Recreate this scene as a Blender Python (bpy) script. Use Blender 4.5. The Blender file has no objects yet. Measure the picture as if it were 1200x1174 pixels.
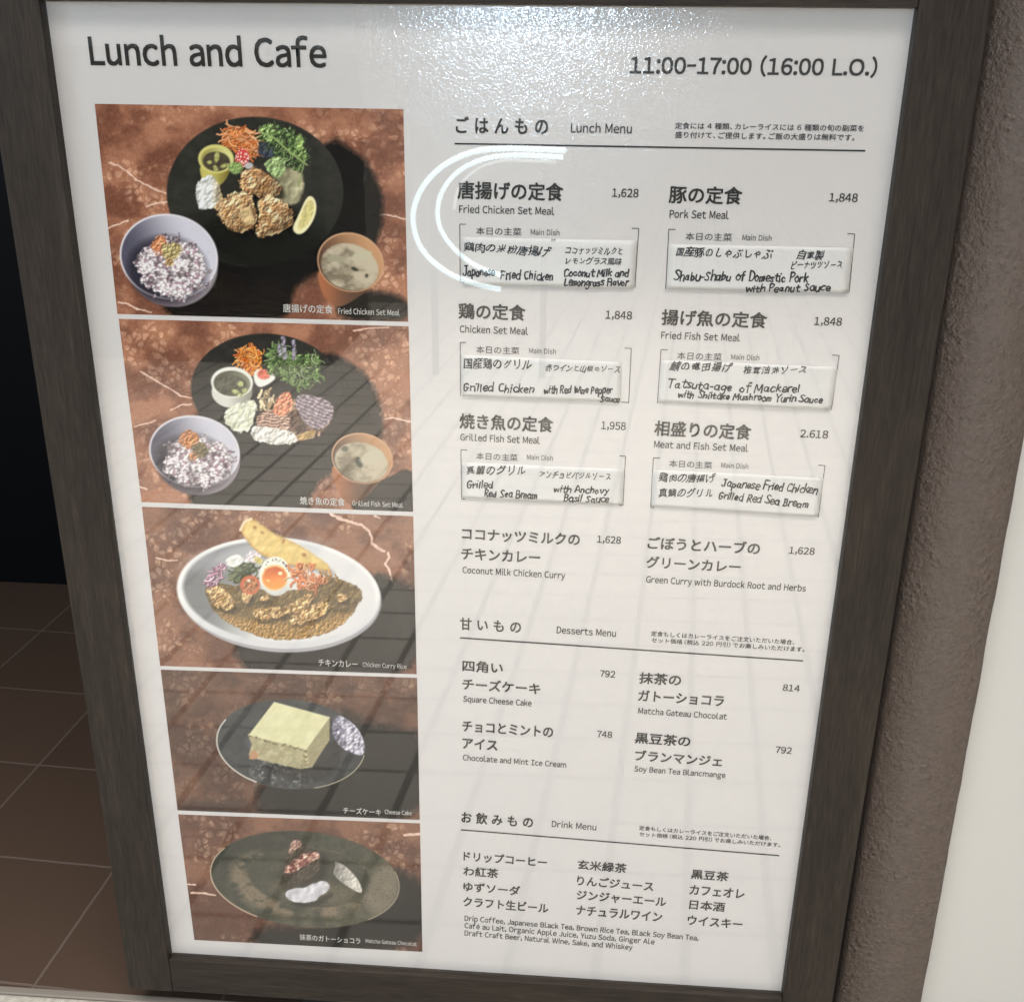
import bpy, bmesh, math, random
import numpy as np
from mathutils import Vector, Matrix
S = bpy.context.scene
COL = S.collection
random.seed(7)

# ---------- CAMERA (solved from the print's known right angles) ----------
FLOOR = -1.012                       # plane heights are measured from the first picture's top edge; the floor becomes z = 0
F_PX = 1246.624
CAMC = np.array([0.42448487, -0.94254175, 0.01969755])
ROT = np.array([[0.9975264310254842, 0.06920610164083357, 0.012309951309305905], [0.0365432887091819, -0.3609762724041315, -0.9318587440226712], [-0.060046710616621195, 0.9300035732495175, -0.3626123912488745]])
def ray(x, y): return ROT.T @ np.array([(x - 600) / F_PX, (y - 587) / F_PX, 1.0])
def at(x, y, Y=0.0):
    """a measured point of the photograph on the vertical plane y = Y"""
    d = ray(x, y); t = (Y - CAMC[1]) / d[1]; p = CAMC + t * d; return np.array([p[0], p[1], p[2] - FLOOR])
def mirrored(x, y, Y=None, Z=None):
    """where the thing seen reflected in the pane really stands, in front of the sign"""
    d = ray(x, y); t0 = -CAMC[1] / d[1]; p = CAMC + t0 * d; d = d * np.array([1, -1, 1])
    t = (Y - p[1]) / d[1] if Y is not None else (Z + FLOOR - p[2]) / d[2]
    p = p + t * d; return np.array([p[0], p[1], p[2] - FLOOR])
cd = bpy.data.cameras.new('camera'); cam = bpy.data.objects.new('camera', cd); COL.objects.link(cam); S.camera = cam
M = Matrix.Identity(4)
for i in range(3):
    M[i][0] = ROT[0][i]; M[i][1] = -ROT[1][i]; M[i][2] = -ROT[2][i]
M[0][3], M[1][3], M[2][3] = CAMC[0], CAMC[1], CAMC[2] - FLOOR
cam.matrix_world = M
cd.sensor_fit = 'HORIZONTAL'; cd.sensor_width = 36; cd.lens = F_PX / 1200 * 36; cd.clip_start = .02; cd.clip_end = 200

# ---------- LIGHT ----------
S.view_settings.view_transform = 'Standard'; S.view_settings.look = 'None'; S.view_settings.exposure = .11; S.view_settings.gamma = 1
try: S.view_settings.use_curve_mapping = False
except Exception: pass
S.render.engine = 'CYCLES'; S.cycles.use_denoising = True; S.cycles.max_bounces = 8; S.cycles.transparent_max_bounces = 24; S.cycles.caustics_reflective = False; S.cycles.caustics_refractive = False
W = bpy.data.worlds.new('World'); S.world = W; W.use_nodes = True
wn = W.node_tree; bg = wn.nodes['Background']
tc = wn.nodes.new('ShaderNodeTexCoord'); sx = wn.nodes.new('ShaderNodeSeparateXYZ'); rp = wn.nodes.new('ShaderNodeValToRGB'); mp = wn.nodes.new('ShaderNodeMapRange')
wn.links.new(tc.outputs['Generated'], sx.inputs[0]); wn.links.new(sx.outputs['X'], mp.inputs['Value']); mp.inputs['From Min'].default_value = -1; mp.inputs['From Max'].default_value = 1
wn.links.new(mp.outputs[0], rp.inputs[0]); rp.color_ramp.elements[0].color = (.72, .87, 1.0, 1); rp.color_ramp.elements[1].color = (1.0, .91, .82, 1)
wn.links.new(rp.outputs[0], bg.inputs[0]); bg.inputs[1].default_value = .375
def area(name, loc, target, size, size_y, power, color, shape='RECTANGLE', spread=180):
    l = bpy.data.lights.new(name, 'AREA'); l.shape = shape; l.size = size
    if shape in ('RECTANGLE', 'ELLIPSE'): l.size_y = size_y
    l.energy = power; l.color = color; l.spread = math.radians(spread)
    o = bpy.data.objects.new(name, l); COL.objects.link(o); o.location = loc
    o.rotation_euler = (Vector(target) - Vector(loc)).to_track_quat('-Z', 'Y').to_euler(); return o
area('ceiling_light', (.4, -2.5, 2.6), (.4, -2.55, 0), 2.8, 3.6, 184, (1.0, .925, .872), spread=95)
area('side_daylight', (-2.2, -1.5, 1.5), (.2, 0, .6), 1.0, 1.4, 23, (.70, .85, 1.0))
gl = mirrored(622, -36, Y=-3.6)
area('spot_lamp', tuple(gl), tuple(at(600, 110)), .22, .17, 21, (.58, .77, 1.0), 'ELLIPSE')

# ---------- PRINTED PICTURES: a small painter for the five printed photographs ----------
def _h(ix, iy, s):
    n = (ix.astype(np.int64) * 374761393 + iy.astype(np.int64) * 668265263 + s * 974634751) & 0xffffffff
    n = ((n ^ (n >> 13)) * 1274126177) & 0xffffffff
    n = n ^ (n >> 16)
    return (n & 0xffff) / 65535.0
def vnoise(x, y, s):
    ix = np.floor(x); iy = np.floor(y); fx = x - ix; fy = y - iy
    fx = fx * fx * (3 - 2 * fx); fy = fy * fy * (3 - 2 * fy)
    a = _h(ix, iy, s); b = _h(ix + 1, iy, s); c = _h(ix, iy + 1, s); d = _h(ix + 1, iy + 1, s)
    return a + (b - a) * fx + (c - a) * fy + (a - b - c + d) * fx * fy
def fbm(x, y, s, o=4):
    t = 0; a = .5; n = 0
    for k in range(o):
        t = t + a * vnoise(x, y, s + k * 17); n += a; x = x * 2.03 + 3.1; y = y * 2.03 + 1.7; a *= .55
    return t / n
def voro(x, y, s):
    ix = np.floor(x); iy = np.floor(y); d1 = np.full(x.shape, 9.); d2 = d1.copy(); cid = np.zeros(x.shape)
    for i in (-1, 0, 1):
        for j in (-1, 0, 1):
            cx = ix + i; cy = iy + j
            px = cx + _h(cx, cy, s); py = cy + _h(cx, cy, s + 5)
            d = np.hypot(px - x, py - y); m = d < d1
            d2 = np.where(m, d1, np.minimum(d2, d)); cid = np.where(m, _h(cx, cy, s + 9), cid); d1 = np.where(m, d, d1)
    return d1, d2, cid
def sstep(a, b, x):
    t = np.clip((x - a) / (b - a), 0, 1); return t * t * (3 - 2 * t)
def lin(c):
    c = np.asarray(c, float) / 255.; return np.where(c <= .04045, c / 12.92, ((c + .055) / 1.055) ** 2.4)

class Picture:
    def __init__(s, corners, nu, nv, seed):
        (tl, tr, bl, br) = [np.array(c, float) for c in corners]
        A = []; B = []
        for (u, v), c in zip(((0, 0), (1, 0), (0, 1), (1, 1)), (tl, tr, bl, br)):
            A.append([u, v, 1, 0, 0, 0, -u * c[0], -v * c[0]]); B.append(c[0])
            A.append([0, 0, 0, u, v, 1, -u * c[1], -v * c[1]]); B.append(c[1])
        H = np.append(np.linalg.solve(np.array(A), np.array(B)), 1).reshape(3, 3)
        u, v = np.meshgrid(np.linspace(0, 1, nu), np.linspace(0, 1, nv))
        w = H[2, 0] * u + H[2, 1] * v + 1
        s.x = (H[0, 0] * u + H[0, 1] * v + H[0, 2]) / w; s.y = (H[1, 0] * u + H[1, 1] * v + H[1, 2]) / w
        s.img = np.zeros(u.shape + (3,)); s.seg = np.zeros(u.shape, int); s.names = ['backdrop']; s.seed = seed; s.nu = nu; s.nv = nv
        s.rng = np.random.default_rng(seed)
    # masks (image-pixel coordinates of the photograph the print is measured in)
    def ell(s, cx, cy, rx, ry, rot=0, soft=.8, wob=0):
        a = math.radians(rot); dx = s.x - cx; dy = s.y - cy
        p = dx * math.cos(a) + dy * math.sin(a); q = -dx * math.sin(a) + dy * math.cos(a)
        r = np.hypot(p / rx, q / ry)
        if wob: r = r + wob * (fbm(s.x / 6, s.y / 6, s.seed + 3) - .5)
        return np.clip(.5 + (1 - r) * min(rx, ry) / (2 * soft), 0, 1)
    def poly(s, pts, soft=.8, wob=0, ws=5., smooth=True):
        P = np.array(pts, float)
        if smooth:
            for _ in range(2):
                Q = np.roll(P, -1, 0); P = np.stack([.75 * P + .25 * Q, .25 * P + .75 * Q], 1).reshape(-1, 2)
        x = s.x; y = s.y
        if wob:
            x = x + wob * 2 * (fbm(s.x / ws, s.y / ws, s.seed + 31) - .5); y = y + wob * 2 * (fbm(s.x / ws, s.y / ws, s.seed + 57) - .5)
        out = np.zeros(x.shape); m = 12 + wob
        b = (s.x > P[:, 0].min() - m) & (s.x < P[:, 0].max() + m) & (s.y > P[:, 1].min() - m) & (s.y < P[:, 1].max() + m)
        X = x[b]; Y = y[b]; d = np.full(X.shape, 1e9); ins = np.zeros(X.shape, bool)
        for (x0, y0), (x1, y1) in zip(P, np.roll(P, -1, 0)):
            ex, ey = x1 - x0, y1 - y0; t = np.clip(((X - x0) * ex + (Y - y0) * ey) / (ex * ex + ey * ey + 1e-9), 0, 1)
            d = np.minimum(d, np.hypot(X - x0 - t * ex, Y - y0 - t * ey))
            c = (y0 > Y) != (y1 > Y)
            ins ^= c & (X < (x1 - x0) * (Y - y0) / ((y1 - y0) if y1 != y0 else 1e-9) + x0)
        out[b] = np.clip(.5 + np.where(ins, d, -d) / (2 * soft), 0, 1); return out
    def line(s, pts, w, soft=.6, jit=0):
        P = np.array(pts, float); x = s.x; y = s.y
        if jit: x = x + jit * 2 * (fbm(s.x / 5, s.y / 5, s.seed + 71) - .5); y = y + jit * 2 * (fbm(s.x / 5, s.y / 5, s.seed + 83) - .5)
        m = w + 4 + jit; out = np.zeros(x.shape)
        b = (s.x > P[:, 0].min() - m) & (s.x < P[:, 0].max() + m) & (s.y > P[:, 1].min() - m) & (s.y < P[:, 1].max() + m)
        X = x[b]; Y = y[b]; d = np.full(X.shape, 1e9)
        for (x0, y0), (x1, y1) in zip(P[:-1], P[1:]):
            ex, ey = x1 - x0, y1 - y0; t = np.clip(((X - x0) * ex + (Y - y0) * ey) / (ex * ex + ey * ey + 1e-9), 0, 1)
            d = np.minimum(d, np.hypot(X - x0 - t * ex, Y - y0 - t * ey))
        out[b] = np.clip(.5 + (w / 2 - d) / (2 * soft), 0, 1); return out
    def put(s, mask, col, name=None):
        col = np.asarray(col, float)
        s.img = s.img * (1 - mask[..., None]) + col * mask[..., None]
        if name:
            if name not in s.names: s.names.append(name)
            s.seg[mask > .5] = s.names.index(name)
    def mul(s, mask, k): s.img = s.img * (1 - mask[..., None] * (1 - np.asarray(k, float)))
    # textures: arrays of sRGB 0..255
    def tone(s, c0, c1, t): t = np.clip(t, 0, 1)[..., None]; return np.asarray(c0, float) * (1 - t) + np.asarray(c1, float) * t
    def bump(s, col, sc, k=60, o=4, off=0, cell=0):
        """printed relief: lit from the upper left like the food in the picture"""
        h = fbm(s.x / sc, s.y / sc, s.seed + 100 + off, o)
        if cell:
            d1, d2, _ = voro(s.x / cell, s.y / cell, s.seed + 200 + off); h = .5 * h + .5 * (1 - d1)
        g = -(np.gradient(h, axis=1) * (s.nu / 360.) + np.gradient(h, axis=0) * (s.nu / 360.)) * -1
        sh = np.tanh(g * k * .115)
        return np.clip(np.asarray(col, float) * (1 + .55 * sh[..., None]) + 20 * np.clip(sh, 0, 1)[..., None], 0, 255)
    def marble(s, dens=1., k=1.):
        x, y = s.x, s.y; sd = s.seed
        wx = x + 14 * (fbm(x / 22, y / 22, sd + 1) - .5); wy = y + 14 * (fbm(x / 22, y / 22, sd + 2) - .5)
        n = fbm(wx / 38, wy / 30, sd + 4, 5)
        c = s.tone((118, 72, 54), (172, 116, 88), sstep(.3, .7, n))
        d1, d2, cid = voro(wx / 9, wy / 9, sd + 6)
        zone = sstep(.47, .62, fbm(x / 45, y / 40, sd + 8, 3)) * dens
        blot = sstep(.02, .4, d2 - d1) * (cid > .42) * sstep(.62, .3, d1)
        c = c + (blot * zone)[..., None] * np.array((34, 36, 32.))
        d1, d2, cid = voro(wx / 4.2, wy / 4.2, sd + 12)
        c = c + (sstep(.45, .1, d1) * (cid > .7) * (.25 + .75 * zone))[..., None] * np.array((30, 30, 26.))
        c = c - (sstep(.2, 0, d2 - d1) * .3 * zone * (fbm(x / 7, y / 7, sd + 18) > .5))[..., None] * np.array((34, 26, 20.))
        c = c + 22 * (fbm(x / 2.2, y / 2.2, sd + 15, 3) - .5)[..., None]
        g = c.mean(-1, keepdims=True); s.img = np.clip((c * .93 + g * .07) * k, 0, 255)
    def vein(s, pts, w=1.7, col=(228, 200, 184), a=.95, jit=1.2):
        m = s.line(pts, w, .5, jit) * (.55 + .6 * fbm(s.x / 5, s.y / 5, s.seed + 22)); s.put(np.clip(m * a, 0, 1), col)
    def arc(s, e, a0, a1, w, col, name):
        cx, cy, rx, ry, rot = e; t = math.radians(rot); q = []
        for a in np.radians(np.linspace(a0, a1, 40)): u, v = rx * math.cos(a), ry * math.sin(a); q.append((cx + u * math.cos(t) - v * math.sin(t), cy + u * math.sin(t) + v * math.cos(t)))
        s.put(s.line(q, w, .5), col, name)
    def strands(s, pts, n, cols, w=(.8, 1.6), ln=(8, 16), ang=(0, 360), name=None, curl=.6, clip_soft=1.5, wob=2):
        reg = s.poly(pts, clip_soft, wob); P = np.array(pts, float); lo = P.min(0); hi = P.max(0)
        if name: s.put(reg * 0 + (reg > .5) * .0, (0, 0, 0), None)
        k = 0; tries = 0
        while k < n and tries < n * 20:
            tries += 1; c = lo + (hi - lo) * s.rng.random(2)
            i = np.argmin(np.abs(s.x - c[0]) + np.abs(s.y - c[1])); iy, ix = np.unravel_index(i, s.x.shape)
            if reg[iy, ix] < .5: continue
            k += 1; a = math.radians(s.rng.uniform(*ang)); L = s.rng.uniform(*ln); cu = s.rng.uniform(-curl, curl); q = []
            for t in np.linspace(-.5, .5, 7): q.append(c + L * t * np.array([math.cos(a + cu * t * 2), math.sin(a + cu * t * 2)]))
            q = np.array(q); ww = s.rng.uniform(*w)
            col = np.array(cols[s.rng.integers(len(cols))], float) * s.rng.uniform(.85, 1.12)
            s.put(s.line(q + (.6, .7), ww, .6) * .55, (30, 22, 16))
            s.put(s.line(q, ww, .5), np.clip(col, 0, 255), name)
    def rice(s, cx, cy, rx, ry, rot=0):
        m = s.ell(cx, cy, rx, ry, rot, 1.2, .6)
        wx = s.x + 2.5 * (fbm(s.x / 5, s.y / 5, s.seed + 41) - .5); wy = s.y + 2.5 * (fbm(s.x / 5, s.y / 5, s.seed + 42) - .5)
        d1, d2, cid = voro(wx / 3.9, wy / 3.2, s.seed + 40)
        h = sstep(.25, .62, fbm(s.x / 8, s.y / 7, s.seed + 44)); edge = np.clip(1.15 - np.hypot((s.x - cx) / rx, (s.y - cy) / ry), 0, 1)
        v = (.42 + .58 * sstep(.8, .15, d1)) * (.40 + .72 * h) * (.75 + .4 * cid) * (.62 + .5 * sstep(0, .4, edge))
        col = s.tone((58, 48, 52), (220, 210, 212), v * 1.16)
        pur = ((cid > .86) * .8)[..., None]; col = col * (1 - pur) + col * np.array((.66, .54, .60)) * pur
        s.put(m, s.bump(col, 4, 9, 3, 3), 'rice')
    def bowl(s, cx, cy, rx, ry, rot, ricepos, top):
        s.put(s.ell(cx + 4, cy + 10, rx * .93, ry * .98, rot, 1), s.tone((92, 84, 92), (128, 120, 126), sstep(cx - rx, cx + rx, s.x)), 'rice_bowl')
        s.put(s.ell(cx, cy, rx, ry, rot, .8), (206, 202, 208), 'rice_bowl')
        t = sstep(cx - rx * .8, cx + rx * .75, s.x - .5 * (s.y - cy))
        s.put(s.ell(cx, cy + .3, rx - 2, ry - 2, rot, .8), s.tone((74, 72, 86), (190, 188, 198), t), 'rice_bowl')
        s.mul(s.ell(ricepos[0] - 6, ricepos[1] + 2, ricepos[2] + 4, ricepos[3] + 4, rot, 4) * .75, (.42, .4, .44))
        s.rice(*ricepos, rot)
        for (x, y, r, c0, c1) in top:
            s.put(s.ell(x, y, r, r * .9, 0, 1, .9), s.bump(s.tone(c0, c1, fbm(s.x / 4, s.y / 4, s.seed + 60)), 2.2, 26, 3, 6), 'rice_topping')
    def cup(s, cx, cy, rx, ry, rot, base, bits):
        s.put(s.poly([(cx - rx, cy + 2), (cx - rx * .93, cy + ry * .9), base[0], base[1], (cx + rx * .75, cy + ry * .75), (cx + rx, cy)], 1), s.tone((158, 98, 66), (84, 60, 46), sstep(cx - rx, cx + rx * .2, s.x)), 'soup_cup')
        s.put(s.ell(cx, cy, rx, ry, rot, .7), (188, 148, 114), 'soup_cup')
        t = sstep(cx - rx, cx + rx, s.x - (s.y - cy) * .6)
        s.put(s.ell(cx, cy + .5, rx - 1.6, ry - 1.6, rot, .7), s.tone((78, 56, 44), (180, 136, 98), t), 'soup_cup')
        n = fbm(s.x / 14, s.y / 9, s.seed + 66)
        s.put(s.ell(cx - 1, cy + ry * .16, rx * .87, ry * .78, rot, .9), s.tone((112, 102, 84), (178, 166, 144), sstep(.2, .75, n + .35 * t - .1)), 'soup')
        for (x, y, a, b, r, c) in bits: s.put(s.ell(x, y, a, b, r, .8, .4), c, 'soup')
SHADOW = (.12, .14, .13)

def photo_chicken(s):
    s.marble(1., .93)
    for v in ([(128, 191), (138, 193), (149, 201), (160, 210), (172, 216), (182, 222), (196, 226)], [(172, 242), (186, 237), (197, 236)], [(127, 267), (140, 262), (150, 258)], [(437, 252), (449, 251), (458, 252), (476, 257)], [(139, 354), (150, 356), (162, 363)], [(160, 362), (178, 366)]): s.vein(v)
    s.mul(s.poly([(385, 160), (410, 172), (436, 196), (449, 230), (448, 270), (430, 300), (398, 310), (376, 318), (356, 326), (344, 340), (338, 380), (195, 380), (188, 330), (196, 270)], 4, 3), SHADOW)
    s.mul(s.poly([(425, 340), (452, 342), (480, 352), (480, 378), (400, 376), (392, 356)], 4, 2), SHADOW)
    s.put(s.ell(299, 225, 103.5, 88, 0, .8), s.tone((34, 33, 29), (52, 52, 47), fbm(s.x / 9, s.y / 7, 5)), 'plate')
    s.mul(s.ell(312, 285, 85, 40, 8, 14), (.4, .42, .4))
    # yellow cup of beans, daikon, carrot
    s.put(s.poly([(264, 166), (263, 156), (273, 149), (288, 150), (298, 158), (303, 178), (297, 185), (283, 178), (270, 170)], 1.2, 3, 4), s.bump((206, 120, 68), 3, 40), 'shredded_carrot')
    s.strands([(262, 168), (262, 155), (272, 147), (288, 148), (299, 156), (305, 178), (298, 187), (283, 180), (270, 172)], 90, [(224, 132, 74), (238, 160, 106), (196, 104, 54), (240, 176, 130)], (1., 1.9), (8, 20), (-30, 70), 'shredded_carrot')
    s.put(s.poly([(233, 188), (237, 214), (250, 220), (264, 214), (274, 190)], 1), s.tone((182, 172, 92), (112, 100, 44), sstep(245, 272, s.x)), 'pickle_cup')
    s.put(s.ell(253.5, 186, 21, 16.8, 4, .8), (196, 190, 116), 'pickle_cup'); s.put(s.ell(254, 187, 18.4, 14, 4, .8), s.tone((150, 142, 78), (206, 202, 138), sstep(240, 272, s.x)), 'pickle_cup')
    s.put(s.ell(254, 189, 16, 11.4, 4, .8), s.tone((52, 45, 38), (88, 80, 62), fbm(s.x / 4, s.y / 4, 8)), 'pickles')
    for b in ((254.5, 184, 3, 6, 8), (264, 194, 5.5, 2.6, -15), (253, 197, 2.6, 4, -30), (246, 190, 3, 2, 0)): s.put(s.ell(*b, .8), s.bump((158, 158, 96), 3, 16), 'pickles')
    s.put(s.ell(284, 185, 8.4, 11.5, 8, .8, .15), s.tone((196, 70, 66), (238, 206, 196), (voro(s.x / 3, s.y / 3, 4)[0] < .27) * 1.), 'radish')
    s.put(s.ell(292, 194, 5, 4, 0, 1), (176, 172, 172)); s.put(s.ell(277, 196, 8, 7, 0, 1.2, .5), s.bump((120, 142, 84), 3, 20), 'greens')
    s.put(s.poly([(229, 223), (234, 210), (246, 203), (256, 211), (260, 226), (262, 236), (252, 244), (234, 246), (231, 236)], .8, 2, 4), s.bump(s.tone((206, 206, 202), (150, 132, 98), sstep(245, 262, s.x)), 6, 26), 'grated_daikon')
    # pale salad behind the chicken, herbs, seaweed
    s.put(s.poly([(312, 198), (354, 196), (358, 224), (346, 242), (322, 234)], 2, 2), s.bump(s.tone((96, 92, 70), (158, 152, 122), sstep(312, 350, s.x + 12 * fbm(s.x / 6, s.y / 20, 96) - 6)), 9, 26, 2), 'greens')
    s.put(s.ell(313, 176, 11, 9, 20, 1.2, .5), s.bump((52, 56, 66), 4, 30), 'greens')
    s.strands([(302, 146), (332, 142), (340, 160), (356, 168), (362, 190), (346, 196), (332, 178), (316, 166), (302, 158)], 46, [(88, 108, 70), (122, 142, 96), (66, 84, 54), (150, 164, 124)], (.8, 2), (6, 14), (0, 180), 'greens')
    s.put(s.poly([(302, 148), (318, 143), (338, 150), (352, 158), (364, 176), (362, 196), (346, 202), (330, 190), (314, 172), (304, 162)], 1.5, 7, 6) * sstep(.36, .5, fbm(s.x / 4.5, s.y / 4.5, 93)), s.bump(s.tone((40, 54, 34), (98, 118, 70), sstep(.35, .65, fbm(s.x / 3, s.y / 3, 94))), 3, 34), 'greens')
    s.put(s.poly([(304, 150), (316, 145), (326, 154), (330, 166), (318, 168), (308, 160)], 1.2, 5, 5), s.bump(s.tone((66, 86, 48), (128, 150, 92), sstep(.35, .65, fbm(s.x / 3, s.y / 3, 91))), 3, 40), 'greens'); s.put(s.poly([(336, 160), (350, 158), (358, 176), (360, 190), (348, 184), (338, 172)], 1.2, 5, 5), s.bump(s.tone((54, 72, 42), (112, 134, 78), sstep(.35, .65, fbm(s.x / 3, s.y / 3, 92))), 3, 40), 'greens')
    s.put(s.line([(305, 154), (322, 162), (340, 178), (360, 193)], 2, .6), (138, 158, 98), 'greens'); s.put(s.line([(352, 170), (357, 190), (350, 218)], 1.5, .6), (120, 138, 88), 'greens')
    s.put(s.poly([(309, 190), (322, 182), (334, 186), (336, 196), (326, 210), (318, 203), (312, 198)], .9, 2.5, 4), s.bump((134, 154, 104), 4, 30), 'greens'); s.put(s.ell(351, 166, 4.5, 9, 10, 1, .4), s.bump((132, 156, 92), 4, 30), 'greens')
    # fried chicken, lemon
    for k, P in enumerate(([(282, 202), (292, 197), (306, 197), (324, 210), (332, 226), (314, 231), (294, 229), (280, 221)], [(251, 242), (262, 231), (276, 224), (292, 226), (300, 238), (303, 262), (288, 273), (270, 270), (259, 256)], [(303, 236), (312, 227), (330, 233), (345, 246), (345, 262), (328, 272), (308, 281), (299, 271), (305, 258)])):
        s.mul(s.poly([(x + 5, y + 6) for x, y in P], 3, 2) * .8, (.3, .3, .28))
        t = sstep(.3, .7, fbm(s.x / 7, s.y / 7, 30 + k))
        s.put(s.poly(P, .9, 4, 4), s.bump(s.bump(s.tone((164, 122, 82), (214, 180, 138), t), 2.0, 26, 4, 7 + k), 7, 30, 2, 17 + k), 'fried_chicken')
        s.mul(s.poly(P, 3, 3, 4) * sstep(.1, .9, ((s.x - P[0][0]) + (s.y - P[0][1])) / 75.) * .75, (.5, .45, .4))
    s.put(s.poly([(278, 250), (292, 240), (298, 252), (300, 264), (286, 262)], 1.5, 1), s.bump((196, 168, 124), 6, 20), 'fried_chicken')
    s.put(s.poly([(360, 229), (368, 230), (372, 242), (368, 258), (358, 272), (349, 275), (342, 268), (350, 252)], .8), (222, 212, 168), 'lemon'); s.put(s.poly([(361, 233), (367, 235), (369, 244), (364, 258), (355, 268), (349, 270), (352, 254)], .8), s.bump((196, 184, 122), 5, 8, 2), 'lemon')
    s.bowl(198, 300.5, 58, 50, 12, (203, 314, 43, 36), [(187, 288, 11, (150, 84, 54), (214, 150, 110)), (201, 293, 11, (120, 104, 66), (186, 172, 126)), (199, 307, 5, (130, 104, 70), (170, 140, 100))])
    s.cup(411, 307, 39.5, 34.5, 20, ((388, 358), (404, 360)), [(416, 315, 4, 2, 20, (54, 54, 44)), (430, 323, 2, 2.4, 0, (70, 66, 54)), (424, 300, 12, 6, -20, (178, 170, 146)), (396, 303, 10, 4, 10, (150, 144, 122))])

def photo_grilled_fish(s):
    s.marble(1., .93)
    for v in ([(165, 436), (175, 441), (186, 448), (200, 456), (212, 464), (224, 466)], [(200, 481), (212, 475), (224, 474)], [(158, 500), (170, 497), (182, 493)], [(415, 388), (432, 385), (455, 384)], [(448, 492), (462, 490), (482, 494)], [(162, 569), (172, 574)]): s.vein(v)
    s.mul(s.poly([(378, 412), (402, 419), (424, 434), (438, 452), (446, 478), (450, 505), (436, 535), (400, 548), (374, 562), (364, 580), (360, 606), (226, 604), (222, 575), (212, 520), (230, 480)], 4, 3), SHADOW)
    s.mul(s.poly([(430, 566), (452, 562), (476, 548), (492, 560), (492, 606), (420, 604), (408, 588)], 2, 1), SHADOW)
    s.put(s.ell(313, 457, 89, 66, 4, .8), s.tone((24, 24, 22), (40, 40, 37), fbm(s.x / 9, s.y / 7, 15)), 'plate')
    s.mul(s.ell(325, 505, 75, 30, 8, 12), (.5, .5, .5))
    s.put(s.poly([(278, 419), (282, 409), (296, 406), (308, 416), (307, 429), (303, 440), (292, 439), (283, 430)], 1.2, 3, 4), s.bump((206, 112, 40), 3, 40), 'shredded_carrot')
    s.strands([(276, 420), (280, 408), (296, 404), (310, 415), (309, 430), (304, 442), (292, 441), (281, 432)], 80, [(226, 126, 44), (240, 156, 78), (190, 92, 30), (244, 170, 110)], (1., 2.), (6, 14), (0, 180), 'shredded_carrot', 1.6)
    s.put(s.ell(272, 459, 24, 19, 0, .8), s.tone((200, 198, 188), (128, 126, 114), sstep(262, 298, s.x)), 'pickle_cup'); s.put(s.ell(272, 448, 24.8, 18, 4, .8), (216, 215, 206), 'pickle_cup')
    s.put(s.ell(272, 449.5, 21.6, 15, 4, .8), s.tone((74, 72, 62), (120, 120, 100), sstep(250, 294, s.x)), 'pickle_cup'); s.put(s.ell(271, 452, 19, 12, 4, 1), s.bump(s.tone((58, 56, 48), (102, 100, 82), fbm(s.x / 5, s.y / 5, 18)), 5, 14), 'pickles')
    for b in ((282, 450, 3.5, 3.2, 0), (276, 459, 4.5, 2.6, 20), (287, 458, 3, 3, 0), (282, 463, 3.4, 2, 0)): s.put(s.ell(*b, .8), s.bump((164, 168, 112), 3, 16), 'pickles')
    s.put(s.poly([(297, 438), (302, 432), (314, 434), (325, 442), (316, 450), (304, 455), (298, 448)], .9), (224, 219, 210), 'pickled_egg'); s.put(s.ell(309, 439, 7.4, 6, 10, 1, .3), s.bump((206, 104, 84), 3, 18), 'pickled_egg')
    s.put(s.poly([(312, 412), (324, 406), (342, 412), (360, 416), (378, 416), (376, 446), (358, 456), (342, 450), (326, 442), (314, 438)], 1.5, 7, 6) * sstep(.34, .48, fbm(s.x / 4.5, s.y / 4.5, 97)), s.bump(s.tone((44, 64, 32), (116, 142, 84), sstep(.35, .65, fbm(s.x / 3, s.y / 3, 98))), 3, 34), 'greens')
    s.strands([(312, 410), (318, 402), (336, 408), (352, 420), (374, 414), (378, 424), (372, 450), (358, 456), (342, 452), (334, 440), (318, 434)], 95, [(108, 136, 80), (84, 112, 60), (154, 174, 128), (132, 154, 100), (64, 86, 48)], (.8, 1.9), (6, 18), (20, 170), 'greens', 1.3)
    for q in ([(332, 396), (334, 420)], [(344, 400), (345, 420)], [(327, 404), (328, 416)]): s.put(s.line(q, 4, 1.2, 1.5), s.bump((136, 128, 144), 2.5, 26), 'greens')
    s.put(s.poly([(261, 491), (266, 478), (282, 473), (299, 468), (302, 478), (297, 494), (293, 504), (281, 508), (270, 502)], .9, 3.5, 5), s.bump((204, 204, 182), 8, 28, 3), 'potato_salad')
    s.strands([(303, 460), (314, 456), (322, 466), (318, 480), (306, 478)], 20, [(190, 170, 134), (150, 128, 94), (206, 190, 158)], (2, 3.4), (6, 12), (60, 120), 'mushrooms', .4)
    # grilled fish
    s.put(s.poly([(300, 484), (330, 478), (352, 462), (388, 470), (392, 486), (384, 500), (374, 512), (350, 520), (310, 514)], 1, 2), s.bump(s.tone((84, 62, 52), (150, 122, 102), sstep(.35, .7, fbm(s.x / 5, s.y / 7, 23))), 3, 30), 'grilled_fish')
    s.mul(s.poly([(338, 480), (352, 478), (360, 500), (352, 510), (342, 500)], 2, 2) * .8, (.5, .45, .45))
    wv = np.sin((s.y + 5 * fbm(s.x / 6, s.y / 6, 19)) * 1.9)
    s.put(s.poly([(301, 486), (320, 480), (338, 484), (342, 505), (318, 506), (300, 501)], .9, 1), s.bump(s.tone((120, 84, 72), (206, 178, 158), wv * .5 + .4), 3, 20), 'grilled_fish')
    wv = np.sin((s.y * .8 - s.x * .35 + 5 * fbm(s.x / 6, s.y / 6, 29)) * 1.7)
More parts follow.
